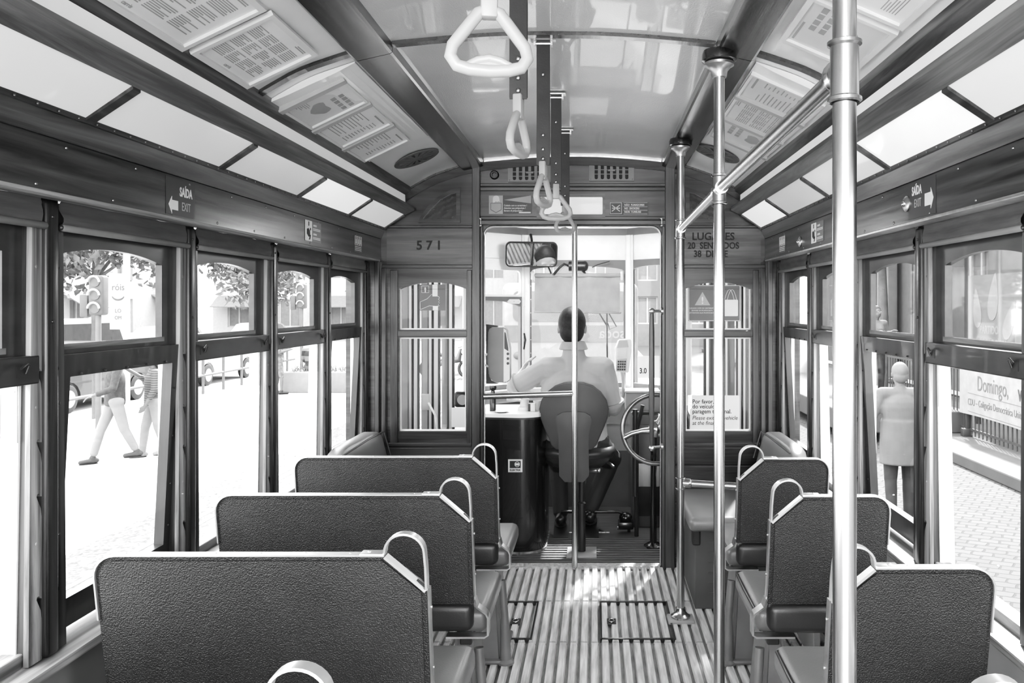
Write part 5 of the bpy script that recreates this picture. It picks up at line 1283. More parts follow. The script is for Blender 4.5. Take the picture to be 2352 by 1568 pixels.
    # clothes
    if sty.get('top'):
        bm = NB(); torso(bm, .012)
        for S in 'LR': arm(bm, S, .011, sty.get('sleeve', .8))
        if sty.get('hem'):
            hm = (J['hipL'] + J['hipR']) / 2; loft(bm, [(hm - up * sty['hem'], .205 * w, .165), (hm, .20 * w, .16), (hm + up * .2, .19 * w, .15)], 20)
        top = robj('top', bm, sty['top'], t, voxel, 3)
        if sty.get('collar'):
            bm = NB(); n_ = J['neck']; prev = None
            for i in range(21):
                a = -PI / 2 + (-1 + 2 * i / 20) * 2.6; ca, sa = math.cos(a), math.sin(a)
                ring = [bm.verts.new(n_ + r * (ca * rr) + f * (sa * rr * .95 - .0) + up * zz) for rr, zz in ((.066, .030), (.073, .033), (.092, -.014), (.085, -.018))]
                if prev:
                    for k in range(4): bm.faces.new((prev[k], prev[(k + 1) % 4], ring[(k + 1) % 4], ring[k]))
                prev = ring
            obj('collar', bm, sty['top'], top)
            for S in 'LR':
                bm = NB()
                a, b = J['sh' + S], J['el' + S]; c0 = a + (b - a) * (sty['sleeve'] - .03); c1 = a + (b - a) * (sty['sleeve'] + .03); rr = (.046 + .020) * w
                tube(bm, [c0, c1], rr + .004, 20); obj('cuff', bm, sty['top'], top)
    if sty.get('legs'):
        bm = NB()
        hm = (J['hipL'] + J['hipR']) / 2; cap(bm, J['hipL'], J['hipR'], .115 * w, .115 * w); ell(bm, hm + up * .05, (.175 * w, .135 * w, .10), 16, rot)
        for S in 'LR': leg(bm, S, .014, sty.get('trouser', 1.95))
        robj('trousers' if sty.get('trouser', 2) > 1.2 else 'shorts', bm, sty['legs'], t, voxel, 3)
    if sty.get('shoe'):
        for S in 'LR':
            c = J['ft' + S]; ff = J.get('td' + S, f); bm = NB()
            cap(bm, c + V((0, 0, -.035)) - ff * .045, c + V((0, 0, -.048)) + ff * .15, .042, .036); cap(bm, c, c + V((0, 0, -.04)), .046, .044)
            for v in bm.verts: v.co.z = max(v.co.z, c.z - .082)
            sh = robj('shoe', bm, sty['shoe'], t, .010, 2)
            bm = NB(); ell(bm, c + V((0, 0, -.079)) + ff * .05, (.047, .132, .010), 14, MX((ff.cross(up).normalized(), ff, up)).transposed()); obj('sole', bm, sty.get('sole', RUBBER), sh)
    return t
def stand(base, h, f, step=0, arms=((.05, 0), (.05, 0)), bend=(0, 0)):
    b = V(base); f = V(f).normalized(); up = V((0, 0, 1)); r = f.cross(up).normalized(); k = h / 1.72
    J = {'head': b + up * 1.60 * k + f * .03, 'neck': b + up * 1.44 * k}
    for S, s, a in (('L', -1, 0), ('R', 1, 1)):
        st = step * s
        J['sh' + S] = b + up * 1.39 * k + r * s * .19 * k; J['hip' + S] = b + up * .92 * k + r * s * .09 * k
        J['kn' + S] = b + up * .50 * k + r * s * .10 * k + f * (st * .5 + .03); J['ft' + S] = b + up * (.085 + max(0, -st) * .25) * k + r * s * .10 * k + f * st
        J['el' + S] = b + up * (1.11 + .02) * k + r * s * (.23 + arms[a][0]) * k - f * (.02 + st * .35)
        J['ha' + S] = b + up * (.86 + bend[a] * .38) * k + r * s * (.22 + arms[a][0]) * k + f * (.05 - st * .5 + bend[a] * .24)
    return J
DJ = {'head': P(1314, 752, 5.06), 'neck': P(1317, 796, 5.03), 'shL': P(1252, 848, 5.02), 'shR': P(1386, 846, 5.02), 'elL': P(1180, 889, 5.10), 'haL': P(1196, 862, 5.34), 'hdL': V((.3, .5, .8)),
      'elR': P(1409, 938, 5.08), 'haR': P(1396, 940, 5.33), 'hipL': P(1287, 1030, 5.03), 'hipR': P(1361, 1030, 5.03), 'knL': P(1282, 1062, 5.44), 'knR': P(1404, 1052, 5.42), 'ftL': P(1288, 1176, 5.33), 'ftR': P(1356, 1170, 5.31)}
SHIRT = mk('polo_cloth', .42, .8, var=.06, vs=10, bump=.35, bs=18, bdist=.008)
person('driver', 'tram driver from behind in a pale polo shirt, seated on the black chair', DJ, (0, 1, 0), dict(top=SHIRT, sleeve=.86, collar=1, hair=mk('dark_hair', .015, .6, var=.5, vs=60, bump=.5, bs=90), legs=mk('dark_trousers', .018, .7, var=.3), shoe=mk('black_shoe', .012, .3), w=1.13, skin=SKIN), voxel=.007, hs=1.08)
HG = mk('hair_grey', .10, .7); HD = mk('hair_dark', .02, .7); NAVY = mk('dark_jacket', .03, .8, var=.4, vs=20); PALET = mk('pale_trousers', .16, .8); TRG = mk('grey_trousers', .02, .85, var=.3, vs=12, bump=.3, bs=40)
JACK = mk('pale_jacket', .085, .85, var=.1, vs=6, bump=.4, bs=12, bdist=.01)
def stripes(name, a, b, sc):
    m = mk(name, .5, .8); n = m.node_tree.nodes; l = m.node_tree.links
    w = n.new('ShaderNodeTexWave'); w.bands_direction = 'Z'; w.inputs['Scale'].default_value = sc; tc = n.new('ShaderNodeTexCoord'); l.new(tc.outputs['Object'], w.inputs['Vector'])
    r = n.new('ShaderNodeValToRGB'); r.color_ramp.interpolation = 'CONSTANT'; r.color_ramp.elements[0].color = (a, a, a, 1); r.color_ramp.elements[1].color = (b, b, b, 1); r.color_ramp.elements[1].position = .5
    l.new(w.outputs['Fac'], r.inputs['Fac']); l.new(r.outputs['Color'], n['Principled BSDF'].inputs['Base Color']); return m
def gp(px, py): D = (EZ - GZ) * F / (py - 700); return V(((px - 1368) * D / F, D, GZ))
person('pedestrian', 'walking pedestrian in dark jacket and pale trousers with sandals, left street', stand(gp(264, 1062), 1.72, (-.75, -.65, 0), .27, bend=(.5, 0)), (-.75, -.65, 0), dict(top=NAVY, sleeve=1.8, hair=HD, legs=PALET, trouser=1.75, shoe=mk('sandal', .03, .7)), voxel=.014)
person('pedestrian', 'woman in a striped top and white trousers, hand raised, left street', stand(gp(333, 1056) + V((0, .25, 0)), 1.62, (-.8, -.6, 0), .15, bend=(.1, 1.6)), (-.8, -.6, 0), dict(top=stripes('striped_cloth', .085, .03, 9), sleeve=1.5, hair=HD, long=1, legs=PALET, shoe=PALET), voxel=.014)
person('pedestrian', 'pedestrian in patterned shorts and black shoes at the left edge of frame', stand(gp(-2, 1214), 1.74, (.2, .98, 0), .12), (.2, .98, 0), dict(top=PALET, sleeve=.8, hair=HD, legs=mk('patterned_shorts', .06, .8, var=.8, vs=14), trouser=1.05, shoe=mk('black_trainer', .02, .6)), voxel=.014)
person('pedestrian', 'old man from behind in a long pale jacket and dark trousers, right pavement', stand(gp(2068, 1206), 1.74, (.1, 1, 0), .06, arms=((.07, 0), (.07, 0))), (.1, 1, 0), dict(top=JACK, sleeve=1.9, hem=.27, hair=HG, legs=TRG, shoe=mk('brown_shoe', .03, .6), w=1.08), voxel=.012, hs=1.05)
stp = V((4.85, 14.3, -.30))
person('pedestrian', 'white haired man reading a paper on the stone step, right side', stand(stp + V((.02, 0, 0)), 1.78, (.7, -.7, 0), 0, bend=(1.1, 1.1)), (.7, -.7, 0), dict(top=mk('grey_shirt', .09, .8), sleeve=1.9, hair=HG, legs=TRG, shoe=RUBBER), voxel=.016)
person('pedestrian', 'dark haired man with a pale scarf beside the white haired reader', stand(stp + V((.5, .9, 0)), 1.80, (.3, -.95, 0), 0, bend=(.8, .8)), (.3, -.95, 0), dict(top=mk('mid_shirt', .12, .8), sleeve=1.9, hair=HD, legs=TRG, shoe=RUBBER), voxel=.016)
sb = gp(690, 902) + V((.1, .55, .55)); up_ = V((0, 0, 1))
SJ = {'head': sb + up_ * .78, 'neck': sb + up_ * .62, 'shL': sb + V((-.2, 0, .57)), 'shR': sb + V((.2, 0, .57)), 'elL': sb + V((-.25, .05, .28)), 'elR': sb + V((.25, .05, .28)), 'haL': sb + V((-.15, .25, .14)), 'haR': sb + V((.15, .25, .14)),
      'hipL': sb + V((-.1, 0, .10)), 'hipR': sb + V((.1, 0, .10)), 'knL': sb + V((-.13, .42, .09)), 'knR': sb + V((.13, .42, .09)), 'ftL': sb + V((-.13, .46, -.40)), 'ftR': sb + V((.13, .46, -.40))}
person('pedestrian', 'man in a broad striped shirt seated on the pale planter, seen from behind', SJ, (0, 1, 0), dict(top=stripes('broad_stripes', .12, .02, 1.15), sleeve=.8, hair=HD, legs=mk('grey_shorts', .06, .8), trouser=1.0, shoe=RUBBER), voxel=.016)
person('pedestrian', 'person in a patterned shirt standing left of the pale planter', stand(gp(640, 905), 1.7, (.8, .5, 0), .05, bend=(.9, .9)), (.8, .5, 0), dict(top=mk('patterned_shirt', .07, .8, var=.9, vs=16), sleeve=.9, hair=HD, legs=mk('patterned_shorts2', .1, .8, var=.6, vs=14), trouser=1.0, shoe=RUBBER), voxel=.016)
person('pedestrian', 'distant person in dark clothes beside the motorcycle, seen past the left platform door', stand(V((-4.35, 28.0, GZ)), 1.72, (.6, .8, 0), .12), (.6, .8, 0), dict(top=NAVY, sleeve=1.8, hair=HD, legs=NAVY, shoe=RUBBER), voxel=.018)
PALE = mk('facade_pale', .3, .85, var=.05); MIDF = mk('facade_mid', .2, .85, var=.08); GREYF = mk('facade_grey', .07, .85, var=.12)
# ================================================================= the street
ROAD = mk('street_pale', .36, .9, var=.22, vs=1.6, bump=.2, bs=30)
bm = NB(); quad(bm, [(-60, -15, GZ), (2.2, -15, GZ), (2.2, 90, GZ), (-60, 90, GZ)]); struct('ground_street', bm, ROAD, smooth=False)
def cobble():
    m = mk('cobbles', .5, .85); n = m.node_tree.nodes; l = m.node_tree.links; b = n['Principled BSDF']
    tc = n.new('ShaderNodeTexCoord'); mp = n.new('ShaderNodeMapping'); mp.inputs['Scale'].default_value = (8, 9.5, 8); mp.inputs['Rotation'].default_value = (0, 0, .5); l.new(tc.outputs['Object'], mp.inputs['Vector'])
    br = n.new('ShaderNodeTexBrick'); br.inputs['Scale'].default_value = 1; br.inputs['Mortar Size'].default_value = .07; br.inputs['Mortar Smooth'].default_value = .4; br.inputs['Brick Width'].default_value = 1.1; br.inputs['Row Height'].default_value = .8
    nz = n.new('ShaderNodeTexNoise'); nz.inputs['Scale'].default_value = 1.3; l.new(mp.outputs['Vector'], nz.inputs['Vector'])
    ad = n.new('ShaderNodeMixRGB'); ad.inputs['Fac'].default_value = .28; l.new(mp.outputs['Vector'], ad.inputs[1]); l.new(nz.outputs['Color'], ad.inputs[2]); l.new(ad.outputs[0], br.inputs['Vector'])
    br.inputs['Color1'].default_value = (.05, .05, .05, 1); br.inputs['Color2'].default_value = (.038, .038, .038, 1); br.inputs['Mortar'].default_value = (.010, .010, .010, 1)
    l.new(br.outputs['Color'], b.inputs['Base Color'])
    bp = n.new('ShaderNodeBump'); bp.inputs['Strength'].default_value = .5; bp.inputs['Distance'].default_value = .02; l.new(br.outputs['Fac'], bp.inputs['Height']); bp.invert = True; l.new(bp.outputs['Normal'], b.inputs['Normal'])
    return m
bm = NB(); quad(bm, [(2.2, -15, GZ), (30, -15, GZ), (30, 90, GZ), (2.2, 90, GZ)]); struct('ground_cobbles', bm, cobble(), smooth=False)
STONE = mk('stone', .05, .8, var=.12, vs=3, bump=.3, bs=20)
bm = NB(); box(bm, 5.33, 8.2, -4, 40, GZ, -.68, .02); struct('ground_kerb', bm, STONE, smooth=False)
bm = NB(); box(bm, 4.2, 6.4, 13.6, 18, -.68, -.31, .02); struct('ground_step', bm, STONE, smooth=False)
bm = NB()
for x in (-3.3, -3.42, -4.27, -4.4): box(bm, x - .03, x + .03, -5, 60, GZ - .01, GZ + .006)
struct('trim_track_rails', bm, mk('rail_steel', .14, .5), smooth=False)
bm = NB(); quad(bm, [(-5.0, -5, GZ + .002), (-1.4, -5, GZ + .002), (-1.4, 60, GZ + .002), (-5.0, 60, GZ + .002)]); struct('ground_setts', bm, mk('setts', .075, .9, var=.55, vs=22, bump=.5, bs=60), smooth=False)
for y in (31, 33.2): pass
# railing of tube along the left kerb
t = thing('street_railing', 'pale tubular street railing along the far kerb, left side', 'railing', (-10.4, 20, GZ))
RAILM = mk('railing_paint', .085, .5)
bm = NB()
for z in (.13, -.36): tube(bm, [(-10.4, 13.5, z), (-10.4, 27.5, z)], .035, 10)
obj('rail', bm, RAILM, t)
for y in [14.2 + 1.15 * k for k in range(12)]:
    bm = NB(); tube(bm, [(-10.4, y, GZ), (-10.4, y, .13)], .035, 10); obj('post', bm, RAILM, t)
def car(label, x, y, L, H, mat, van=False, Wd=1.75, head=0):
    t = thing('car', label, 'car', (x, y, GZ)); z0 = .28
    if van: body = [(0, z0), (0, .95), (.12, 1.0), (.55, H - .05), (.75, H), (L - .12, H), (L - .02, H - .15), (L, z0)]; win = [(.55, 1.05), (.80, H - .15), (L - .3, H - .15), (L - .2, 1.05)]
    else: body = [(0, z0 + .02), (.0, .62), (.12, .80), (1.05, .93), (1.65, H - .06), (2.0, H), (L - 1.15, H), (L - .75, H - .08), (L - .18, .96), (L, .88), (L, z0 + .04)]; win = [(1.22, .95), (1.72, H - .12), (2.0, H - .07), (L - 1.15, H - .07), (L - .9, H - .14), (L - .55, .97)]
    wh = (.78, L - .82); r = .31
    bot = [(L, z0)]
    for c in wh[::-1]: bot += [(c + .36 * math.cos(a), z0 + .36 * math.sin(a)) for a in [i * PI / 8 for i in range(9)]]
    bot += [(0, z0)]
    sx = lambda u: u
    fn = lambda p: V((x - Wd / 2 + p.z, y - L / 2 + p.x, GZ + p.y))
    bm = NB(); plate(bm, [body + bot[1:-1]], Wd, fn); bmesh.ops.remove_doubles(bm, verts=bm.verts, dist=1e-4)
    for v in bm.verts:
        hz = v.co.z - GZ
        if hz > .95: v.co.x = x + (v.co.x - x) * (1 - .28 * (hz - .95))
    bmesh.ops.bevel(bm, geom=[e for e in bm.edges if e.calc_face_angle(0) > .6 and abs(e.verts[0].co.x - e.verts[1].co.x) < .01], offset=.04, segments=2, affect='EDGES')
    obj('body', bm, mat, t, ang=35)
    dk = mk('car_glass', .035, .1)
    for s in (-1, 1):
        bm = NB(); plate(bm, [win], .01, lambda p: V((x + s * (Wd / 2 * (1 - .28 * max(0, p.y - .95)) + p.z + .004), y - L / 2 + p.x, GZ + p.y))); obj('side_window', bm, dk, t, smooth=False)
    bm = NB(); a, b = (1.12, .97), (1.66, H - .09)
    if van: a, b = (.16, 1.05), (.56, H - .1)
    k = lambda z: 1 - .28 * max(0, z - .95)
    quad(bm, [(x - .7 * k(a[1]), y - L / 2 + a[0] - .01, GZ + a[1] + .01), (x + .7 * k(a[1]), y - L / 2 + a[0] - .01, GZ + a[1] + .01), (x + .66 * k(b[1]), y - L / 2 + b[0] - .01, GZ + b[1] + .01), (x - .66 * k(b[1]), y - L / 2 + b[0] - .01, GZ + b[1] + .01)]); obj('windscreen', bm, dk, t, smooth=False)
    for c in wh:
        for s in (-1, 1):
            o = (x + s * (Wd / 2 - .09), y - L / 2 + c, GZ + r)
            bm = NB(); lathe(bm, [(r - .05, -.1), (r, -.08), (r, .08), (r - .05, .1)], o, 'x', 28); w_ = obj('wheel', bm, RUBBER, t)
            bm = NB(); lathe(bm, [(.19, -.105), (.19, .105)], o, 'x', 20); obj('hub_cap', bm, PLASG, w_)
    bm = NB()
    for s in (-1, 1): ell(bm, (x + s * .62, y - L / 2 + .03, GZ + .66), (.12, .05, .08), 12)
    obj('lamp', bm, PLASW, t)
WC = mk('car_white', .3, .3, coat=.4); DC = mk('car_dark', .035, .35, coat=.4); SCR = mk('car_silver', .14, .35)
car('dark parked car behind the railing seen through the nearest left window', -12.3, 18.6, 4.2, 1.48, DC)
car('white parked car behind the railing seen through the second left window', -12.2, 24.6, 4.2, 1.45, WC)
car('pale van parked in the far row, left street', -17.2, 25.5, 4.6, 1.9, WC, True)
car('silver car parked in the far row near the banner pole', -17.4, 32, 4.2, 1.5, SCR)
car('grey car parked in the far row behind the small tree', -16.2, 38, 4.2, 1.5, mk('car_grey', .1, .35))
car('white van standing far off at the end of the street', -11.5, 44, 4.6, 1.95, WC, True)
# banner pole, traffic lights
t = thing('banner_pole', 'white street pole carrying a vertical banner, left street', 'pole', gp(291, 996)); b = gp(291, 996)
bm = NB(); tube(bm, [b, b + V((0, 0, 7))], .055, 14); obj('pole', bm, WHITEP, t)
t = thing('street_banner', 'white vertical banner with faint letters and a smile on the street pole', 'banner', P(276, 756, b.y))
a1, a2 = P(258, 756, b.y), P(296, 628, b.y); fb = fr((a1.x, b.y - .07, a1.z), (1, 0, 0), (0, 0, 1)); wb, hb = a2.x - a1.x, a2.z - a1.z
bm = NB(); plate(bm, [[(0, 0), (wb, 0), (wb * .96, hb), (-.02, hb)]], .006, fb); obj('cloth', bm, mk('banner_cloth', .22, .8), t, smooth=False)
bm = NB(); letters(bm, 'róis', .17, lambda p: fb(p + V((wb / 2, hb * .70, .007))), 'CENTER', sx=.9); letters(bm, 'LO', .10, lambda p: fb(p + V((wb / 2, hb * .30, .007))), 'CENTER', sx=.9); letters(bm, 'OM', .09, lambda p: fb(p + V((wb / 2, hb * .18, .007))), 'CENTER', sx=.9)
tube(bm, [fb(V((wb * (.5 + .38 * math.sin(a)), hb * (.62 - .09 * math.cos(a)), .008))) for a in [-1.2 + 2.4 * i / 12 for i in range(13)]], [.006 + .01 * math.sin(PI * i / 12) for i in range(13)], 6); obj('lettering', bm, mk('banner_ink', .05, .7), t, smooth=False)
def traffic(px, py, D, lab):
    c = P(px, py, D); t = thing('traffic_light', lab, 'traffic light', (c.x, D, GZ))
    bm = NB(); tube(bm, [(c.x, D, GZ), (c.x, D, c.z - .36)], .05, 12); obj('post', bm, RAILM, t)
    hd = None; bm = NB(); box(bm, c.x - .14, c.x + .14, D - .10, D + .12, c.z - .38, c.z + .38, .05, 3); hd = obj('signal_head', bm, mk('signal_grey', .06, .6), t)
    bm = NB(); box(bm, c.x - .34, c.x - .18, D - .05, D + .10, c.z - .42, c.z + .02, .03); obj('back_board', bm, mk('signal_grey', .06, .6), t)
    for dz in (.25, 0, -.25):
        bm = NB(); lathe(bm, [(.09, 0), (.09, .02)], (c.x, D - .12, c.z + dz), 'y', 18); obj('lens', bm, DGREY, hd)
        bm = NB(); tube(bm, [(c.x + .11 * math.cos(a), D - .16, c.z + dz + .11 * math.sin(a)) for a in [i * PI / 10 for i in range(11)]], .02, 8); obj('visor', bm, PALE, hd)
traffic(226, 678, 15.2, 'three lamp traffic light seen through the nearest left window')
traffic(693, 680, 24.5, 'three lamp traffic light seen through the third left window')
# trees
LEAF = mk('leaf', .085, .8, var=.5, vs=4); BARK = mk('bark', .09, .9, var=.3, bump=.5, bs=12)
def tree(base, h, rad, lab, n=2600, leaf=.13, trunk=.14):
    b = V(base); t = thing('street_tree', lab, 'tree', b); rnd = random.Random(lab)
    bm = NB(); tp = b + V((0, 0, h - rad * 1.1)); tube(bm, [b, b + (tp - b) * .5 + V((.05, 0, 0)), tp], [trunk, trunk * .8, trunk * .6], 10)
    tips = []
    for i in range(9):
        a = 2 * PI * i / 9 + rnd.random(); e = tp + V((math.cos(a) * rad * .7, math.sin(a) * rad * .7, rad * rnd.uniform(.1, 1.0)))
        tube(bm, [tp - V((0, 0, .1)), tp + (e - tp) * .5 + V((0, 0, .1)), e], [trunk * .45, trunk * .25, trunk * .1], 6); tips.append(e)
    obj('trunk', bm, BARK, t)
    bm = NB(); cs = [tp + V((0, 0, rad * .5))] + tips
    for i in range(n):
        c = rnd.choice(cs); d = V((rnd.gauss(0, 1), rnd.gauss(0, 1), rnd.gauss(0, 1))).normalized() * rad * .55 * rnd.random() ** .4
        p = c + d; u = V((rnd.gauss(0, 1), rnd.gauss(0, 1), rnd.gauss(0, 1))).normalized(); w = u.cross(V((rnd.gauss(0, 1), rnd.gauss(0, 1), 1))).normalized(); s = leaf * rnd.uniform(.6, 1.3)
        quad(bm, [p - u * s, p + w * s * .55, p + u * s, p - w * s * .55])
    obj('foliage', bm, LEAF, t, smooth=False)
tree((-14.8, 23.5, GZ), 5.6, 2.2, 'leafy street tree seen through the nearest left window', 3600)
tree((-12.2, 28.5, GZ), 4.3, 1.5, 'slender tree with thin trunks seen through the second left window', 1500, .12, .09)
tree((-8.2, 30.5, GZ), 4.2, 1.3, 'tree beyond the planter seen through the far left window', 1200, .12, .1)
tree((6.9, 19.2, -.68), 4.6, 1.0, 'tree hanging over the pavement at the right', 1600)
tree((5.6, 33, GZ), 4.2, 1.5, 'tree at the far end of the right pavement', 1200)
# planter
t = thing('street_planter', 'pale square concrete planter with grass, left street', 'planter', gp(705, 902)); a, b = gp(645, 902), gp(812, 902)
bm = NB(); box(bm, a.x, b.x, a.y, a.y + 1.0, GZ, GZ + .55, .03); obj('box', bm, mk('concrete', .18, .85, var=.1), t)
bm = NB(); rnd = random.Random(3)
for i in range(260):
    p = V((rnd.uniform(a.x + .1, b.x - .1), a.y + rnd.uniform(.1, .9), GZ + .53)); d = V((rnd.gauss(0, .09), rnd.gauss(0, .09), rnd.uniform(.1, .3)))
    quad(bm, [p, p + V((.012, 0, 0)), p + d + V((.004, 0, 0)), p + d])
o = obj('grass', bm, LEAF, t, smooth=False)
# motorcycle
t = thing('motorcycle', 'small motorcycle parked far off, seen past the left platform door', 'motorcycle', (-4.9, 25.6, GZ)); mc = V((-4.75, 25.6, GZ))
for dx in (-.62, .62):
    bm = NB(); tube(bm, [mc + V((dx + .26 * math.cos(a), 0, .31 + .26 * math.sin(a))) for a in [i * PI / 12 for i in range(24)]], .05, 10, True); w_ = obj('wheel', bm, RUBBER, t)
    bm = NB(); lathe(bm, [(.20, -.02), (.20, .02)], mc + V((dx, 0, .31)), 'y', 20); obj('spokes', bm, PLASG, w_)
bm = NB(); tube(bm, [mc + V((-.62, 0, .31)), mc + V((-.1, 0, .55)), mc + V((.35, 0, .62)), mc + V((.42, 0, .95))], [.05, .12, .13, .04], 12); tube(bm, [mc + V((.62, 0, .31)), mc + V((.42, 0, .95))], .03, 8); tube(bm, [mc + V((.40, -.3, 1.0)), mc + V((.40, .3, 1.0))], .018, 8); obj('frame', bm, DC, t)
bm = NB(); ell(bm, mc + V((-.25, 0, .76)), (.38, .13, .07)); obj('saddle', bm, RUBBER, t); bm = NB(); ell(bm, mc + V((.5, 0, .85)), (.07, .09, .09)); obj('headlamp', bm, PLASW, t)
# railings and banner on the right
FENCE = mk('fence_grey', .03, .6)
t = thing('iron_fence', 'dark iron bar fence on the kerb at the right', 'fence', (6.24, 11, -.68))
bm = NB()
for z in (-.58, .40): box(bm, 6.23, 6.26, 4, 17, z, z + .04)
obj('rail', bm, FENCE, t, smooth=False)
bm = NB(); y = 4.0
while y < 17: tube(bm, [(6.245, y, -.66), (6.245, y, .52)], .011, 6); y += .13
o = obj('bars', bm, FENCE, t); o['kind'] = 'stuff'
for y in (13.3, 10.5, 7.6):
    bm = NB(); box(bm, 6.18, 6.27, y - .04, y + .04, -.68, .62, .01); box(bm, 6.12, 6.27, y - .06, y + .06, -.68, -.55, .01); obj('post', bm, FENCE, t)
t = thing('vote_banner', 'white banner reading Domingo, vota hung on the iron fence', 'banner', (6.15, 11.5, -.3))
y0, wd = 13.45, 5.6; fb = lambda p: V((6.15 - p.z - .0, y0 - p.x, -.30 + p.y - .012 * p.x + .03 * math.sin(p.x * 1.2)))
bm = NB(); n = 30
for i in range(n):
    for j in range(3):
        quad(bm, [fb(V((wd * (i + a) / n, .80 * (j + b_) / 3, 0))) for a, b_ in ((0, 0), (1, 0), (1, 1), (0, 1))])
bmesh.ops.remove_doubles(bm, verts=bm.verts, dist=1e-4); obj('cloth', bm, mk('banner_white', .24, .8), t)
bm = NB(); letters(bm, 'Domingo, ', .34, lambda p: fb(p + V((.62, .42, .004))), sx=.72); 
for u in (.36, .06): plate(bm, [rrect(.30, 5.2, u - .006, u + .0)], .002, lambda p: fb(p + V((0, 0, .003))))
letters(bm, 'CDU – Coligação Democrática Unitária', .155, lambda p: fb(p + V((.30, .16, .004))), sx=.72); obj('lettering', bm, mk('banner_grey_ink', .085, .7), t, smooth=False)
bm = NB(); letters(bm, 'vota', .34, lambda p: fb(p + V((1.86, .42, .004))), bold=.006, sx=.74); obj('bold_lettering', bm, mk('banner_dark_ink', .035, .7), t, smooth=False)
t = thing('party_poster', 'large poster with pale petals reading PARTIDO ECOLOGISTA behind the right window', 'poster', (7.0, 11.9, .75))
y0 = 14.9; fp_ = lambda p: V((7.0 - p.z, y0 - p.x, .70 + p.y))
bm = NB(); plate(bm, [rrect(0, 6.5, 0, 1.35)], .03, fp_); obj('panel', bm, mk('poster_grey', .085, .7, var=.1, vs=2), t, smooth=False)
bm = NB()
for cx_, cy_, rr, an in ((.35, .75, .36, 1.7), (.95, .95, .42, 1.4), (1.5, .55, .36, 1.1), (2.2, .35, .55, .3), (3.2, .8, .6, -.3)):
    ca, sa = math.cos(an), math.sin(an); plate(bm, [[(cx_ + ca * rr * math.cos(a) - sa * rr * .38 * math.sin(a) * (1 - .5 * math.cos(a)), cy_ + sa * rr * math.cos(a) + ca * rr * .38 * math.sin(a) * (1 - .5 * math.cos(a))) for a in [i * PI / 10 for i in range(20)]]], .006, fp_, .03)
letters(bm, 'PARTIDO', .2, lambda p: fp_(p + V((.45, .30, .03))), bold=.006, sx=.8); letters(bm, 'ECOLOGISTA', .2, lambda p: fp_(p + V((.45, .06, .03))), bold=.006, sx=.8); obj('print', bm, mk('poster_white', .15, .7), t, smooth=False)
for y in (14.7, 11.6, 8.6):
    bm = NB(); box(bm, 7.02, 7.10, y - .04, y + .04, -.68, 1.9); obj('post', bm, FENCE, t, smooth=False)
# buildings
def building(lab, fn, Wd, H, mat, nx, nz, ww=1.1, wh=1.7, z0=1.0, awn=False, depth=6):
    t = thing('building', lab, 'building', fn(V((Wd / 2, 0, 0))))
    xs = [Wd * (i + .5) / nx for i in range(nx)]; zs = [z0 + (H - z0) * (j + .1) / nz for j in range(nz)]
    hol = [rrect(x - ww / 2, x + ww / 2, z, z + wh) for x in xs for z in zs]
    bm = NB(); plate(bm, [rrect(0, Wd, 0, H)] + hol, .3, fn, -.3); plate(bm, [rrect(-.1, Wd + .1, H, H + .3)], .5, fn, -.3); obj('wall', bm, mat, t, smooth=False)
    bm = NB(); plate(bm, [rrect(0, Wd, 0, H)], .3, fn, -depth); obj('back_wall', bm, mat, t, smooth=False)
    for x in xs:
        for z in zs:
            bm = NB(); plate(bm, [rrect(x - ww / 2, x + ww / 2, z, z + wh), rrect(x - ww / 2 + .08, x - .04, z + .08, z + wh - .08), rrect(x + .04, x + ww / 2 - .08, z + .08, z + wh - .08)], .06, fn, -.2); w_ = obj('window', bm, PALE, t, smooth=False)
            bm = NB(); plate(bm, [rrect(x - ww / 2, x + ww / 2, z, z + wh)], .02, fn, -.22); obj('pane', bm, mk('far_pane', .12, .3), w_, smooth=False)
    if awn:
        for x in xs[::2]:
            bm = NB(); hexa(bm, [fn(V((x - 1.3, 2.2, 1.2))), fn(V((x + 1.3, 2.2, 1.2))), fn(V((x + 1.3, 2.25, 1.2))), fn(V((x - 1.3, 2.25, 1.2)))], [fn(V((x - 1.3, 2.9, 0))), fn(V((x + 1.3, 2.9, 0))), fn(V((x + 1.3, 2.95, 0))), fn(V((x - 1.3, 2.95, 0)))]); obj('awning', bm, mk('awning', .12, .8), t, smooth=False)
building('long pale building with awnings along the far left of the street', lambda p: V((-25 + p.z, 14 + p.x, GZ + p.y)), 34, 9, PALE, 9, 3, 1.4, 1.8, .6, True)
building('pale building closing the street ahead on the left', lambda p: V((-25 + p.x, 52 - p.z, GZ + p.y)), 20, 10, PALE, 6, 3, 1.4, 1.8, .6, True)
building('grey facade ahead of the tram beyond the windscreen', lambda p: V((-4.5 + p.x, 46 - p.z, GZ + p.y)), 12, 11, mk('facade_ahead', .10, .85, var=.1), 4, 4, 1.2, 1.6, 1.0)
building('grey building with tall piers behind the fence on the right', lambda p: V((9.2 - p.z, 34 - p.x, -.68 + p.y)), 36, 8, GREYF, 11, 2, 1.2, 2.4, .8)
for k, y in enumerate((27, 24.2, 21.6)):
    bm = NB(); box(bm, 8.75, 9.05, y - .35, y + .35, -.68, 7, .03); single('stone_pier', bm, mk('pier', .12, .85, var=.08), 'tall pale stone pier on the right facade, %s behind the readers' % ('farthest', 'middle', 'nearest')[k], 'pier', 'stone piers on the right facade', smooth=False)
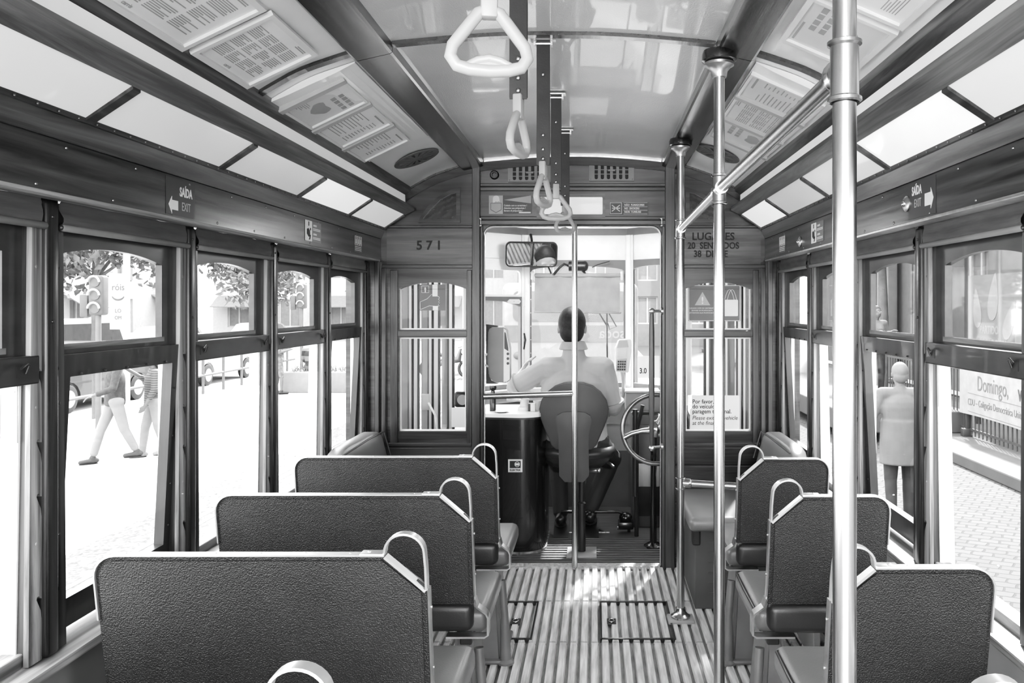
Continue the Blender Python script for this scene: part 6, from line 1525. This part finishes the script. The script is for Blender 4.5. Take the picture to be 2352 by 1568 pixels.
# overhead wires
for k, (a, b) in enumerate((((-2.6, 9, 3.1), (.8, 30, 5.2)), ((-1.4, 8, 2.9), (-.2, 34, 5.0)))):
    bm = NB(); a, b = V(a), V(b); tube(bm, [a + (b - a) * (i / 10) + V((0, 0, -.25 * math.sin(PI * i / 10))) for i in range(11)], .012, 6)
    single('overhead_wire', bm, DARKM, ('curved overhead wire ahead of the left front window', 'overhead wire running ahead of the tram')[k], 'wire')
# light rail car ahead
t = thing('vehicle', 'pale vehicle ahead with a grey band bearing painted reflected letters, through the windscreen', 'vehicle', (-.55, 15, GZ))
bm = NB(); box(bm, -1.65, .75, 14, 19, GZ + .4, 1.9, .12, 3); obj('body', bm, mk('tram_body', .18, .4), t)
bm = NB(); plate(bm, [rrect(-1.6, .7, .86, 1.15)], .01, lambda p: V((p.x, 13.99 - p.z, p.y))); obj('band', bm, mk('tram_band', .09, .5), t, smooth=False)
bm = NB(); letters(bm, 'soda     8', .26, lambda p: V((.52 - p.x, 13.975 - p.z, .93 + p.y)), sx=.95, bold=.004); obj('lettering', bm, mk('reflection_ink', .16, .5), t, smooth=False)  # mirror-written: a reflection drawn as letters on the band
bm = NB(); plate(bm, [rrect(-1.45, .55, 1.22, 1.75, .1)], .012, lambda p: V((p.x, 13.99 - p.z, p.y))); obj('rear_window', bm, mk('rear_glass', .08, .2), t, smooth=False)
for dx in (-1.2, .3):
    for yy in (15, 18):
        bm = NB(); lathe(bm, [(.36, -.06), (.36, .06)], (dx, yy, GZ + .36), 'x', 20); obj('wheel', bm, DARKM, t)
bm = NB()
for dx in (-1.35, .45): ell(bm, (dx, 13.98, .62), (.10, .03, .07), 10)
obj('tail_lamp', bm, DGREY, t)
# ================================================================= light and camera
w = bpy.data.worlds.new('sky'); SC.world = w; w.use_nodes = True; n = w.node_tree.nodes; l = w.node_tree.links
bg = n['Background']; tc = n.new('ShaderNodeTexCoord'); sp = n.new('ShaderNodeSeparateXYZ'); l.new(tc.outputs['Generated'], sp.inputs[0])
rp = n.new('ShaderNodeValToRGB'); rp.color_ramp.elements[0].color = (.75, .75, .75, 1); rp.color_ramp.elements[0].position = .0; rp.color_ramp.elements[1].color = (1, 1, 1, 1); rp.color_ramp.elements[1].position = .4
l.new(sp.outputs['Z'], rp.inputs['Fac']); l.new(rp.outputs['Color'], bg.inputs['Color']); bg.inputs['Strength'].default_value = WORLD_S
def lamp(name, kind, loc, energy, **k):
    d = bpy.data.lights.new(name, kind); d.energy = energy
    for a, b in k.items(): setattr(d, a, b)
    o = bpy.data.objects.new(name, d); o.location = loc; C.objects.link(o); return o
sun = lamp('sun', 'SUN', (0, 10, 20), SUN_S, angle=.05); sun.rotation_euler = V((-.22, -.70, -.68)).to_track_quat('-Z', 'Y').to_euler()
lamp('rear_fill_light', 'POINT', (XC, -1.0, 1.7), 30.0, shadow_soft_size=.35)  # added fill behind the camera, standing in for daylight; no fixture there
lamp('cab_fill_light', 'POINT', (XC, 5.15, 2.02), CAB_W, shadow_soft_size=.12)  # added fill that brightens the cab in place of daylight; no fitting modelled
cam = bpy.data.cameras.new('camera'); co = bpy.data.objects.new('camera', cam); C.objects.link(co); SC.camera = co
co.location = (0, 0, EZ); co.rotation_euler = (PI / 2, 0, 0)
cam.sensor_width = 36; cam.lens = F / 2352 * 36; cam.shift_x = (1176 - 1368) / 2352; cam.shift_y = (700 - 784) / 2352; cam.clip_start = .05; cam.clip_end = 300
SC.view_settings.view_transform = 'Standard'; SC.view_settings.look = 'None'; SC.view_settings.exposure = EXPO; SC.view_settings.gamma = 1
vs_ = SC.view_settings; vs_.use_curve_mapping = True; cm = vs_.curve_mapping; cv = cm.curves[3]; k_ = 2 ** -EXPO
for a, b in ((.015, .013), (.06, .068), (.2, .29), (.45, .60)): cv.points.new(a * CK, b * CK)
cv.points[-1].location = (CK, CK)
if CK < 1: cv.points.new(1, 1)
cm.update()
SC.cycles.use_denoising = True; SC.cycles.max_bounces = 10; SC.cycles.transparent_max_bounces = 16; SC.cycles.caustics_reflective = False; SC.cycles.caustics_refractive = False; SC.cycles.sample_clamp_indirect = 6
